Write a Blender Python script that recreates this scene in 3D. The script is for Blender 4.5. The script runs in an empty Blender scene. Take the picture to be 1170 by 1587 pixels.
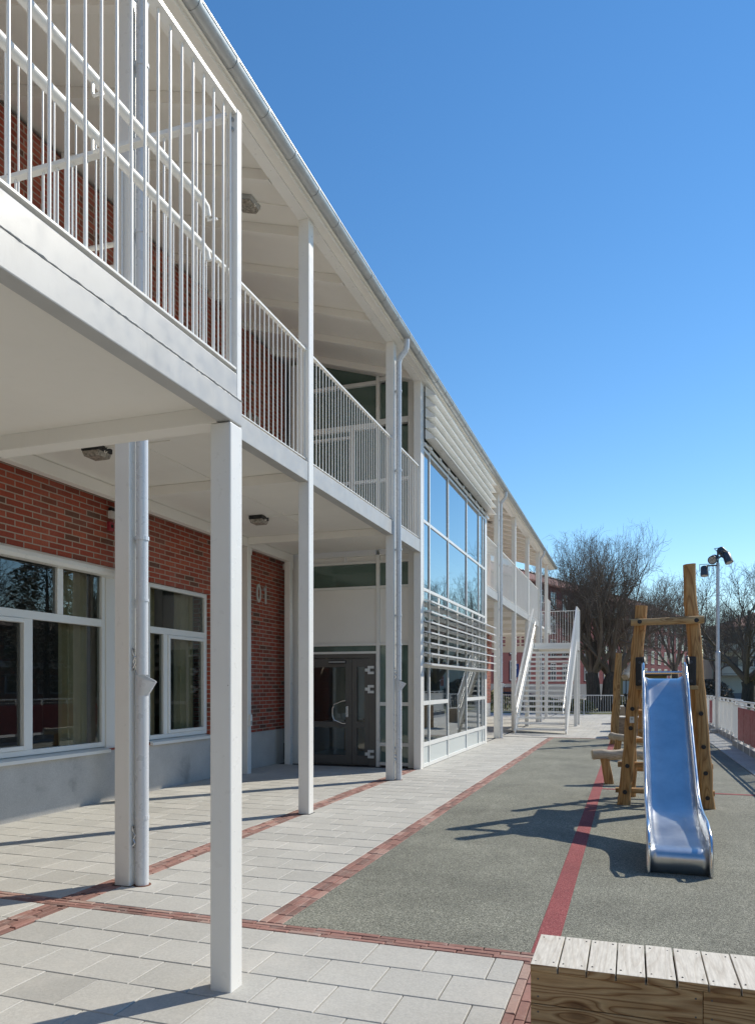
import bpy, math, random
from mathutils import Vector, Matrix
R = math.radians
random.seed(7)
sc = bpy.context.scene
C = sc.collection

# ------------------------------------------------------------------ camera
cam_d = bpy.data.cameras.new('camera')
cam = bpy.data.objects.new('camera', cam_d); C.objects.link(cam)
FPX, W_PX, H_PX = 1145.0, 1170.0, 1587.0
cam_d.sensor_fit = 'HORIZONTAL'; cam_d.sensor_width = 36.0
# a shift lens: the camera is level, the frame is raised. Blender measures shift in the longer image side
cam_d.sensor_fit = 'VERTICAL'; cam_d.sensor_height = 36.0
cam_d.lens = 36.0 * FPX / H_PX
cam_d.shift_y = (1061.6 - H_PX / 2) / H_PX
cam_d.clip_start = 0.05; cam_d.clip_end = 2000
cam.location = (0, 0, 1.58)
cam.rotation_euler = (R(90), 0, math.atan(392.2 / FPX))
sc.camera = cam

# ------------------------------------------------------------------ world, sun, exposure
SUN_EL = R(40); SUN_AZ = math.atan2(0.63, 0.775)          # azimuth measured from +Y towards +X
wd = bpy.data.worlds.new('World'); sc.world = wd; wd.use_nodes = True
nt = wd.node_tree
sky = nt.nodes.new('ShaderNodeTexSky'); sky.sky_type = 'NISHITA'; sky.sun_disc = False
sky.sun_elevation = SUN_EL; sky.sun_rotation = SUN_AZ
sky.air_density = 1.15; sky.dust_density = 0.0; sky.ozone_density = 3.4; sky.altitude = 0
bg = nt.nodes['Background']; bg.inputs[1].default_value = 0.1
hs = nt.nodes.new('ShaderNodeHueSaturation'); hs.inputs['Saturation'].default_value = 1.22
nt.links.new(sky.outputs[0], hs.inputs['Color']); nt.links.new(hs.outputs[0], bg.inputs[0])
sun_d = bpy.data.lights.new('sun', 'SUN'); sun_d.energy = 3.05; sun_d.angle = R(0.53); sun_d.color = (1.0, 0.925, 0.79)
sun = bpy.data.objects.new('sun', sun_d); C.objects.link(sun)
sdir = Vector((math.sin(SUN_AZ) * math.cos(SUN_EL), math.cos(SUN_AZ) * math.cos(SUN_EL), math.sin(SUN_EL)))
sun.rotation_euler = (-sdir).to_track_quat('-Z', 'Y').to_euler(); sun.location = sdir * 60
sc.view_settings.view_transform = 'Standard'; sc.view_settings.look = 'None'
sc.view_settings.exposure = 0.62; sc.view_settings.gamma = 1.0
sc.render.engine = 'CYCLES'
sc.cycles.use_denoising = True
sc.cycles.max_bounces = 8; sc.cycles.transparent_max_bounces = 16; sc.cycles.caustics_reflective = False
sc.cycles.caustics_refractive = False

# ------------------------------------------------------------------ materials
def new_mat(name):
    m = bpy.data.materials.new(name); m.use_nodes = True
    n = m.node_tree; b = n.nodes['Principled BSDF']
    return m, n, b
def N(n, t, **k):
    o = n.nodes.new(t)
    for a, v in k.items(): setattr(o, a, v)
    return o
def ramp(n, src, stops):
    r = N(n, 'ShaderNodeValToRGB')
    el = r.color_ramp.elements
    while len(el) < len(stops): el.new(0.5)
    for e, (p, c) in zip(el, stops):
        e.position = p; e.color = (*c, 1) if len(c) == 3 else c
    n.links.new(src, r.inputs[0]); return r
def noise(n, vec, scale, detail=4, rough=0.55):
    t = N(n, 'ShaderNodeTexNoise'); t.inputs['Scale'].default_value = scale
    t.inputs['Detail'].default_value = detail; t.inputs['Roughness'].default_value = rough
    if vec is not None: n.links.new(vec, t.inputs['Vector'])
    return t
def mapped(n, vec, scale):
    mp = N(n, 'ShaderNodeMapping'); mp.inputs['Scale'].default_value = scale
    n.links.new(vec, mp.inputs['Vector']); return mp.outputs[0]
def bump(n, b, h, strength, dist=0.01):
    bp = N(n, 'ShaderNodeBump'); bp.inputs['Strength'].default_value = strength; bp.inputs['Distance'].default_value = dist
    n.links.new(h, bp.inputs['Height']); n.links.new(bp.outputs[0], b.inputs['Normal'])
def mixc(n, fac, a, b_, mode='MIX'):
    m = N(n, 'ShaderNodeMix', data_type='RGBA', blend_type=mode)
    for s, v in ((0, fac), (6, a), (7, b_)):
        if hasattr(v, 'is_output'): n.links.new(v, m.inputs[s])
        elif s == 0: m.inputs[0].default_value = v
        else: m.inputs[s].default_value = (*v, 1)
    return m.outputs[2]
def pos(n): return N(n, 'ShaderNodeNewGeometry').outputs['Position']

def paint(name, col, rough=0.4, var=0.06, sc_=3.0, metal=0.0, dirt=0.0, chips=False):
    m, n, b = new_mat(name)
    p = pos(n)
    t = noise(n, p, sc_, 6)
    lo = tuple(c * (1 - var) for c in col); hi = tuple(min(1, c * (1 + var * 0.5)) for c in col)
    r = ramp(n, t.outputs[0], [(0.3, lo), (0.7, hi)])
    out = r.outputs[0]
    if dirt:
        t2 = noise(n, mapped(n, p, (9, 9, 1.2)), 1.6, 8, 0.7)
        r2 = ramp(n, t2.outputs[0], [(0.58, (0, 0, 0)), (0.85, (dirt, dirt, dirt))])
        out = mixc(n, r2.outputs[0], out, tuple(c * 0.62 * k for c, k in zip(col, (1, .95, .84))))
    if chips:
        v = N(n, 'ShaderNodeTexVoronoi'); v.inputs['Scale'].default_value = 5.5; n.links.new(p, v.inputs['Vector'])
        out = mixc(n, ramp(n, v.outputs['Distance'], [(0.016, (0.85,) * 3), (0.026, (0, 0, 0))]).outputs[0], out, (0.20, 0.15, 0.10))
    n.links.new(out, b.inputs['Base Color'])
    t3 = noise(n, p, 14, 3)
    rr = ramp(n, t3.outputs[0], [(0.3, (rough * 0.8,) * 3), (0.7, (min(1, rough * 1.2),) * 3)])
    n.links.new(rr.outputs[0], b.inputs['Roughness'])
    b.inputs['Metallic'].default_value = metal
    bump(n, b, noise(n, p, 160, 2).outputs[0], 0.06, 0.002)
    return m
M = {}
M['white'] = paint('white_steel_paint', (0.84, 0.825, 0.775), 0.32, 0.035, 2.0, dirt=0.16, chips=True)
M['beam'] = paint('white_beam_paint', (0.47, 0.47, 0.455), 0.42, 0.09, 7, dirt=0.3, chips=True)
M['white_gloss'] = paint('white_gloss_paint', (0.78, 0.78, 0.77), 0.2, 0.03, 2.5)
M['soffit'] = paint('soffit_paint', (0.86, 0.835, 0.77), 0.6, 0.05, 1.2, dirt=0.15)
M['cream'] = paint('cream_panel', (0.84, 0.82, 0.76), 0.45, 0.03, 1.5)
M['frame'] = paint('window_frame_paint', (0.80, 0.80, 0.76), 0.35, 0.03, 2)
M['galv'] = paint('galvanised_steel', (0.50, 0.52, 0.52), 0.45, 0.12, 5, metal=0.6)
M['pole'] = paint('pole_steel', (0.55, 0.57, 0.6), 0.38, 0.12, 6, metal=0.6)
M['chrome'] = paint('brushed_metal', (0.72, 0.72, 0.72), 0.22, 0.05, 8, metal=1.0)
M['dark'] = paint('dark_grey_paint', (0.12, 0.115, 0.105), 0.4, 0.08, 4)
M['black'] = paint('black_rubber', (0.016, 0.017, 0.019), 0.45, 0.1, 9)
M['lamp_grey'] = paint('lamp_housing', (0.06, 0.07, 0.085), 0.45, 0.12, 9)
M['lens'] = paint('lamp_lens', (0.36, 0.33, 0.28), 0.2, 0.6, 34)
M['interior'] = paint('interior_wall', (0.30, 0.28, 0.25), 0.8, 0.1, 1)
M['interior_floor'] = paint('interior_floor', (0.16, 0.13, 0.10), 0.5, 0.15, 2)
M['curtain'] = paint('curtain_cloth', (0.72, 0.60, 0.36), 0.9, 0.08, 5)
M['yellow_wall'] = paint('ochre_board', (0.38, 0.26, 0.11), 0.7, 0.1, 3)
M['red_panel'] = paint('red_fence_panel', (0.40, 0.045, 0.065), 0.45, 0.12, 4)
M['label_white'] = paint('sticker_white', (0.75, 0.76, 0.74), 0.5, 0.03, 4)
M['sign_blue'] = paint('sign_blue', (0.03, 0.09, 0.30), 0.4, 0.05, 4)
M['car_paint'] = paint('car_dark_paint', (0.02, 0.025, 0.04), 0.15, 0.05, 3)
M['tyre'] = paint('tyre_rubber', (0.015, 0.015, 0.015), 0.8, 0.1, 9)
M['pale_wall'] = paint('pale_render', (0.50, 0.50, 0.40), 0.85, 0.12, 0.5, dirt=0.2)
M['bounce_pale'] = paint('bounce_block_render', (0.66, 0.63, 0.56), 0.85, 0.08, 0.5)  # for the added block that throws sunlight back into the yard
M['balcony_pale'] = paint('pale_balcony', (0.56, 0.56, 0.48), 0.8, 0.06, 1)  # one even pale tone for balcony slabs and balustrades
M['far_window'] = paint('far_window_frame', (0.55, 0.56, 0.56), 0.5, 0.05, 1)
M['plinth_far'] = paint('pale_plinth', (0.20, 0.205, 0.215), 0.8, 0.1, 0.6)
M['red_render'] = paint('red_render', (0.150, 0.028, 0.036), 0.85, 0.18, 0.35)
M['rust'] = paint('rusty_ring', (0.16, 0.055, 0.025), 0.8, 0.3, 20)
M['rope'] = paint('rope_black', (0.02, 0.02, 0.02), 0.8, 0.1, 30)

def brick_mat(name, cols, mortar, bw=0.262, rh=0.0755, ms=0.0065, dust=True):
    m, n, b = new_mat(name)
    p = pos(n)
    s = N(n, 'ShaderNodeSeparateXYZ'); n.links.new(p, s.inputs[0])
    a = N(n, 'ShaderNodeMath', operation='ADD'); n.links.new(s.outputs[0], a.inputs[0]); n.links.new(s.outputs[1], a.inputs[1])
    c = N(n, 'ShaderNodeCombineXYZ'); n.links.new(a.outputs[0], c.inputs[0]); n.links.new(s.outputs[2], c.inputs[1])
    d = noise(n, c.outputs[0], 22, 2); 
    vm = N(n, 'ShaderNodeVectorMath', operation='SCALE'); n.links.new(d.outputs['Color'], vm.inputs[0]); vm.inputs['Scale'].default_value = 0.006
    va = N(n, 'ShaderNodeVectorMath', operation='ADD'); n.links.new(c.outputs[0], va.inputs[0]); n.links.new(vm.outputs[0], va.inputs[1])
    t = N(n, 'ShaderNodeTexBrick'); n.links.new(va.outputs[0], t.inputs['Vector'])
    t.offset = 0.5; t.inputs['Scale'].default_value = 1
    t.inputs['Brick Width'].default_value = bw; t.inputs['Row Height'].default_value = rh
    t.inputs['Mortar Size'].default_value = ms; t.inputs['Mortar Smooth'].default_value = 0.25
    t.inputs['Color1'].default_value = (0, 0, 0, 1); t.inputs['Color2'].default_value = (1, 1, 1, 1); t.inputs['Mortar'].default_value = (0.5, 0.5, 0.5, 1)
    r = ramp(n, t.outputs['Color'], cols); r.color_ramp.interpolation = 'LINEAR'
    fine = noise(n, p, 45, 6, 0.7)
    col = mixc(n, 0.55, r.outputs[0], ramp(n, fine.outputs[0], [(0.3, (0.55, 0.5, 0.5)), (0.7, (1.25, 1.2, 1.15))]).outputs[0], 'MULTIPLY')
    big = noise(n, p, 1.3, 6, 0.65)
    if dust:
        col = mixc(n, ramp(n, big.outputs[0], [(0.5, (0, 0, 0)), (0.8, (0.22, 0.22, 0.22))]).outputs[0], col, (0.42, 0.36, 0.33))
    mo = mixc(n, noise(n, p, 60, 3).outputs[0], tuple(k * 0.75 for k in mortar), tuple(k * 1.15 for k in mortar))
    col = mixc(n, t.outputs['Fac'], col, mo)
    n.links.new(col, b.inputs['Base Color']); b.inputs['Roughness'].default_value = 0.85
    inv = N(n, 'ShaderNodeMath', operation='SUBTRACT'); inv.inputs[0].default_value = 1; n.links.new(t.outputs['Fac'], inv.inputs[1])
    ad = N(n, 'ShaderNodeMath', operation='MULTIPLY_ADD'); n.links.new(fine.outputs[0], ad.inputs[0]); ad.inputs[1].default_value = 0.3; n.links.new(inv.outputs[0], ad.inputs[2])
    bump(n, b, ad.outputs[0], 0.7, 0.006)
    return m
M['brick'] = brick_mat('red_brick_wall', [(0.0, (0.13, 0.058, 0.038)), (0.10, (0.21, 0.066, 0.040)), (0.3, (0.30, 0.062, 0.036)), (0.7, (0.37, 0.076, 0.042)), (1.0, (0.42, 0.11, 0.062))], (0.43, 0.375, 0.305), ms=0.008)

def concrete(name, col, rough=0.8):
    m, n, b = new_mat(name); p = pos(n)
    t = noise(n, p, 1.6, 8, 0.62); t2 = noise(n, p, 90, 4)
    r = ramp(n, t.outputs[0], [(0.28, tuple(c * 0.55 for c in col)), (0.42, tuple(c * 0.88 for c in col)), (0.62, col), (0.8, tuple(c * 1.15 for c in col))])
    o = mixc(n, 0.35, r.outputs[0], ramp(n, t2.outputs[0], [(0.35, (0.6,) * 3), (0.65, (1.15,) * 3)]).outputs[0], 'MULTIPLY')
    v = N(n, 'ShaderNodeTexVoronoi'); v.inputs['Scale'].default_value = 14; n.links.new(p, v.inputs['Vector'])
    pit = ramp(n, v.outputs['Distance'], [(0.035, (0.4,) * 3), (0.06, (1,) * 3)])
    o = mixc(n, 0.7, o, pit.outputs[0], 'MULTIPLY')
    n.links.new(o, b.inputs['Base Color']); b.inputs['Roughness'].default_value = rough
    bump(n, b, t2.outputs[0], 0.25, 0.004); return m
M['concrete'] = concrete('cast_concrete', (0.56, 0.545, 0.51))
M['kerb'] = concrete('fence_concrete', (0.42, 0.41, 0.39))

def toned(name, stops, sp=70, stain=0.35, stain_col=(0.45, 0.42, 0.38), bumps=0.3, gs=2.2):
    """a laid material whose own colour changes from stone to stone (face attribute 'tone')"""
    m, n, b = new_mat(name); p = pos(n)
    a = N(n, 'ShaderNodeAttribute'); a.attribute_name = 'tone'
    r = ramp(n, a.outputs['Fac'], stops)
    f = noise(n, p, sp, 6, 0.7)
    o = mixc(n, 0.6, r.outputs[0], ramp(n, f.outputs[0], [(0.3, (0.72,) * 3), (0.7, (1.18,) * 3)]).outputs[0], 'MULTIPLY')
    g = noise(n, p, gs, 8, 0.68)
    o = mixc(n, ramp(n, g.outputs[0], [(0.52, (0, 0, 0)), (0.78, (stain,) * 3)]).outputs[0], o, stain_col)
    g2 = noise(n, p, 0.7, 5, 0.6)
    o = mixc(n, 0.6, o, ramp(n, g2.outputs[0], [(0.35, (0.86, 0.85, 0.84)), (0.65, (1.06, 1.06, 1.06))]).outputs[0], 'MULTIPLY')
    n.links.new(o, b.inputs['Base Color']); b.inputs['Roughness'].default_value = 0.85
    bump(n, b, f.outputs[0], bumps, 0.004); return m
M['paver'] = toned('concrete_paver', [(0, (0.43, 0.42, 0.385)), (0.5, (0.49, 0.48, 0.44)), (1, (0.55, 0.535, 0.49))], stain=0.5, stain_col=(0.60, 0.57, 0.51))
M['clinker'] = toned('red_clinker', [(0, (0.20, 0.115, 0.095)), (0.4, (0.30, 0.155, 0.125)), (0.75, (0.37, 0.195, 0.16)), (1, (0.42, 0.29, 0.24))], sp=42, stain=0.9, stain_col=(0.40, 0.335, 0.295), gs=6.0, bumps=0.5)
M['joint'] = paint('joint_sand', (0.055, 0.05, 0.045), 0.95, 0.3, 20)

def speckle(name, cols, scale=230, big=0.9, patch=0.25):
    m, n, b = new_mat(name); p = pos(n)
    v = N(n, 'ShaderNodeTexVoronoi'); v.inputs['Scale'].default_value = scale; n.links.new(p, v.inputs['Vector'])
    s = N(n, 'ShaderNodeSeparateColor'); n.links.new(v.outputs['Color'], s.inputs[0])
    r = ramp(n, s.outputs[0], cols)
    g = noise(n, p, big, 8, 0.65)
    o = mixc(n, 0.9, r.outputs[0], ramp(n, g.outputs[0], [(0.3, (1 - patch,) * 3), (0.7, (1 + patch * 0.6,) * 3)]).outputs[0], 'MULTIPLY')
    g2 = noise(n, mapped(n, p, (1, 0.35, 1)), 2.6, 8, 0.7)
    o = mixc(n, ramp(n, g2.outputs[0], [(0.55, (0, 0, 0)), (0.8, (0.35,) * 3)]).outputs[0], o, tuple(min(1, c * 1.35) for c in cols[-2][1]))
    n.links.new(o, b.inputs['Base Color']); b.inputs['Roughness'].default_value = 0.9
    bump(n, b, v.outputs['Distance'], 0.5, 0.004); return m
M['rubber'] = speckle('grey_green_rubber', [(0, (0.05, 0.052, 0.042)), (0.25, (0.135, 0.138, 0.108)), (0.6, (0.215, 0.218, 0.175)), (0.88, (0.31, 0.312, 0.26)), (1, (0.48, 0.47, 0.385))], 185, 0.8, 0.34)
M['red_rubber'] = speckle('red_rubber', [(0, (0.16, 0.03, 0.035)), (0.4, (0.27, 0.055, 0.06)), (0.8, (0.34, 0.09, 0.09)), (1, (0.42, 0.16, 0.15))], 210)
M['ground'] = speckle('gravel_ground', [(0, (0.38, 0.36, 0.32)), (0.5, (0.46, 0.44, 0.40)), (0.9, (0.53, 0.505, 0.455)), (1, (0.56, 0.53, 0.48))], 30, 0.15, 0.3)
M['asphalt'] = speckle('asphalt', [(0, (0.035,) * 3), (0.5, (0.055,) * 3), (0.9, (0.08,) * 3), (1, (0.10,) * 3)], 60, 0.3, 0.2)
M['grass'] = speckle('spring_grass', [(0, (0.06, 0.075, 0.02)), (0.4, (0.10, 0.125, 0.03)), (0.8, (0.17, 0.17, 0.055)), (1, (0.22, 0.2, 0.09))], 40, 0.6, 0.4)

def wood(name, cols, axis, fine=42, bands=9, knots=True, dirt=0.3):
    m, n, b = new_mat(name)
    tc = N(n, 'ShaderNodeTexCoord'); oi = N(n, 'ShaderNodeObjectInfo')
    off = N(n, 'ShaderNodeVectorMath', operation='SCALE'); cb = N(n, 'ShaderNodeCombineXYZ')
    for k in range(3): n.links.new(oi.outputs['Random'], cb.inputs[k])
    n.links.new(cb.outputs[0], off.inputs[0]); off.inputs['Scale'].default_value = 37.0
    p = N(n, 'ShaderNodeVectorMath', operation='ADD'); n.links.new(pos(n), p.inputs[0]); n.links.new(off.outputs[0], p.inputs[1]); p = p.outputs[0]
    sc1 = [1.0] * 3; sc1[axis] = 0.10
    q = mapped(n, p, sc1)
    warp = noise(n, q, bands * 0.62, 2, 0.4)
    sc2 = [3.2] * 3; sc2[axis] = 1.15
    v = N(n, 'ShaderNodeTexVoronoi'); v.inputs['Scale'].default_value = 1.55; n.links.new(mapped(n, p, sc2), v.inputs['Vector'])
    kd = N(n, 'ShaderNodeMapRange'); kd.inputs['From Max'].default_value = 0.30; kd.inputs['To Min'].default_value = 0.085 if knots else 0.0; kd.inputs['To Max'].default_value = 0.0
    kd.interpolation_type = 'SMOOTHERSTEP'; n.links.new(v.outputs['Distance'], kd.inputs[0])
    ad0 = N(n, 'ShaderNodeMath', operation='ADD'); n.links.new(warp.outputs[0], ad0.inputs[0]); n.links.new(kd.outputs[0], ad0.inputs[1])
    mul = N(n, 'ShaderNodeMath', operation='MULTIPLY'); n.links.new(ad0.outputs[0], mul.inputs[0]); mul.inputs[1].default_value = 20.0
    fr = N(n, 'ShaderNodeMath', operation='FRACT'); n.links.new(mul.outputs[0], fr.inputs[0])
    ring = ramp(n, fr.outputs[0], [(0.0, cols[1]), (0.5, cols[2]), (0.8, tuple(0.55 * x + 0.45 * y for x, y in zip(cols[0], cols[1]))), (0.93, cols[0]), (1.0, cols[1])])
    gr = noise(n, q, fine * 3.0, 4, 0.6)
    o = mixc(n, 0.6, ring.outputs[0], ramp(n, gr.outputs[0], [(0.3, (0.68, 0.66, 0.64)), (0.7, (1.18, 1.18, 1.18))]).outputs[0], 'MULTIPLY')
    if knots:
        kn = ramp(n, v.outputs['Distance'], [(0.04, (0.34, 0.26, 0.20)), (0.075, (0.62, 0.5, 0.4)), (0.10, (0.85, 0.78, 0.7)), (0.14, (1, 1, 1))])
        o = mixc(n, 0.85, o, kn.outputs[0], 'MULTIPLY')
    dn = noise(n, mapped(n, p, (1.5, 1.5, 1.5)), 2.2, 8, 0.7)
    o = mixc(n, ramp(n, dn.outputs[0], [(0.52, (0, 0, 0)), (0.8, (dirt,) * 3)]).outputs[0], o, tuple(c * 0.45 for c in cols[1]))
    n.links.new(o, b.inputs['Base Color']); b.inputs['Roughness'].default_value = 0.72
    sc3 = [60.0] * 3; sc3[axis] = 1.2
    crack = noise(n, mapped(n, p, sc3), 1.0, 3)
    bump(n, b, crack.outputs[0], 0.45, 0.004); return m
OAK = [(0.30, 0.145, 0.045), (0.48, 0.255, 0.090), (0.55, 0.32, 0.125)]
PALE = [(0.58, 0.53, 0.45), (0.65, 0.61, 0.53), (0.69, 0.65, 0.57)]
BROWN = [(0.25, 0.12, 0.045), (0.48, 0.29, 0.13), (0.61, 0.41, 0.21)]
M['post_wood'] = wood('robinia_post', OAK, 2, 36, 6)
M['rail_wood'] = wood('robinia_rail', [(0.32, 0.18, 0.07), (0.48, 0.30, 0.13), (0.55, 0.37, 0.18)], 0, 36, 6)
M['log_wood'] = wood('weathered_log', [(0.40, 0.32, 0.22), (0.52, 0.43, 0.31), (0.60, 0.51, 0.38)], 0, 30, 5)
M['plank_wood'] = wood('bleached_plank', PALE, 1, 40, 7, dirt=0.15)
M['board_wood'] = wood('brown_board', BROWN, 0, 40, 10)
M['box_wood'] = wood('box_board', [(0.20, 0.14, 0.09), (0.31, 0.23, 0.15), (0.38, 0.29, 0.20)], 0, 40, 8)

def bark():
    m, n, b = new_mat('tree_bark'); p = pos(n)
    t = noise(n, mapped(n, p, (7, 7, 1.6)), 1.6, 8, 0.7)
    r = ramp(n, t.outputs[0], [(0.3, (0.045, 0.035, 0.027)), (0.6, (0.115, 0.093, 0.072)), (0.8, (0.19, 0.165, 0.13))])
    n.links.new(r.outputs[0], b.inputs['Base Color']); b.inputs['Roughness'].default_value = 0.9
    bump(n, b, t.outputs[0], 0.8, 0.03); return m
M['bark'] = bark()
M['twig'] = paint('twig_bark', (0.19, 0.148, 0.112), 0.85, 0.3, 1.2)
M['needles'] = paint('evergreen_needles', (0.030, 0.052, 0.020), 0.7, 0.45, 1.5)
M['hedge'] = paint('hedge_leaves', (0.13, 0.14, 0.028), 0.6, 0.45, 6)

def glass(name, tint, refl, ior=1.55, interior=None):
    """thin pane: the Fresnel share mirrors, the rest is seen through with a tint"""
    m = bpy.data.materials.new(name); m.use_nodes = True; n = m.node_tree
    n.nodes.remove(n.nodes['Principled BSDF']); out = n.nodes['Material Output']
    lw = N(n, 'ShaderNodeFresnel'); lw.inputs['IOR'].default_value = ior
    mr = N(n, 'ShaderNodeMapRange'); mr.inputs['From Max'].default_value = 1.0; mr.inputs['To Min'].default_value = refl; mr.inputs['To Max'].default_value = 1.0
    n.links.new(lw.outputs[0], mr.inputs[0])
    g = N(n, 'ShaderNodeBsdfGlossy'); g.inputs['Roughness'].default_value = 0.0; g.inputs['Color'].default_value = (0.93, 0.97, 0.98, 1)
    wv = noise(n, pos(n), 1.1, 2)
    bp = N(n, 'ShaderNodeBump'); bp.inputs['Strength'].default_value = 0.003; bp.inputs['Distance'].default_value = 0.05
    n.links.new(wv.outputs[0], bp.inputs['Height']); n.links.new(bp.outputs[0], g.inputs['Normal'])
    if interior is None:
        tr = N(n, 'ShaderNodeBsdfTransparent'); tr.inputs['Color'].default_value = (*tint, 1)
    else:
        tr = N(n, 'ShaderNodeBsdfDiffuse'); tr.inputs['Color'].default_value = (*interior, 1)
    mx = N(n, 'ShaderNodeMixShader'); n.links.new(mr.outputs[0], mx.inputs[0]); n.links.new(tr.outputs[0], mx.inputs[1]); n.links.new(g.outputs[0], mx.inputs[2])
    n.links.new(mx.outputs[0], out.inputs[0]); return m
M['glass'] = glass('clear_glass', (0.84, 0.87, 0.83), 0.06, 1.65)
M['facade_glass'] = glass('facade_glass', (0.78, 0.86, 0.82), 0.26, 1.95)
M['green_glass'] = glass('green_tinted_glass', (1, 1, 1), 0.05, 1.5, interior=(0.095, 0.15, 0.125))
M['curtain_glass'] = glass('solar_control_glass', (0.42, 0.55, 0.52), 0.42, 1.95)
M['frosted'] = glass('enamelled_spandrel_glass', (1, 1, 1), 0.06, 1.45, interior=(0.60, 0.64, 0.62))
M['far_glass'] = glass('far_window_glass', (1, 1, 1), 0.12, 1.6, interior=(0.05, 0.055, 0.06))

def steel():
    m, n, b = new_mat('slide_steel'); p = pos(n)
    t = noise(n, mapped(n, p, (120, 1.5, 1.5)), 1.0, 4, 0.7); t2 = noise(n, p, 3.5, 6, 0.65)
    r = ramp(n, t2.outputs[0], [(0.3, (0.50, 0.52, 0.55)), (0.7, (0.66, 0.68, 0.70))])
    n.links.new(r.outputs[0], b.inputs['Base Color']); b.inputs['Metallic'].default_value = 1.0
    rr = N(n, 'ShaderNodeMath', operation='MULTIPLY_ADD'); n.links.new(t2.outputs[0], rr.inputs[0]); rr.inputs[1].default_value = 0.16; rr.inputs[2].default_value = 0.26
    n.links.new(rr.outputs[0], b.inputs['Roughness'])
    bump(n, b, t.outputs[0], 0.05, 0.002); return m
M['steel'] = steel()
def tiles():
    m, n, b = new_mat('red_roof_tiles'); p = pos(n)
    w = N(n, 'ShaderNodeTexWave'); w.inputs['Scale'].default_value = 1.6; w.inputs['Distortion'].default_value = 1.0; n.links.new(p, w.inputs['Vector'])
    t = noise(n, p, 2.0, 8, 0.7)
    r = ramp(n, t.outputs[0], [(0.3, (0.10, 0.035, 0.028)), (0.55, (0.19, 0.062, 0.045)), (0.8, (0.29, 0.13, 0.10))])
    n.links.new(r.outputs[0], b.inputs['Base Color']); b.inputs['Roughness'].default_value = 0.8
    bump(n, b, w.outputs[0], 0.6, 0.05); return m
M['tiles'] = tiles()
M['steel_rail'] = paint('rail_steel', (0.72, 0.73, 0.75), 0.16, 0.04, 8, metal=1.0)
M['galv_white'] = paint('painted_downpipe', (0.66, 0.68, 0.70), 0.3, 0.03, 3, metal=0.1)
M['chrome_white'] = paint('number_metal', (0.62, 0.62, 0.60), 0.35, 0.05, 5, metal=0.3)

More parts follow.
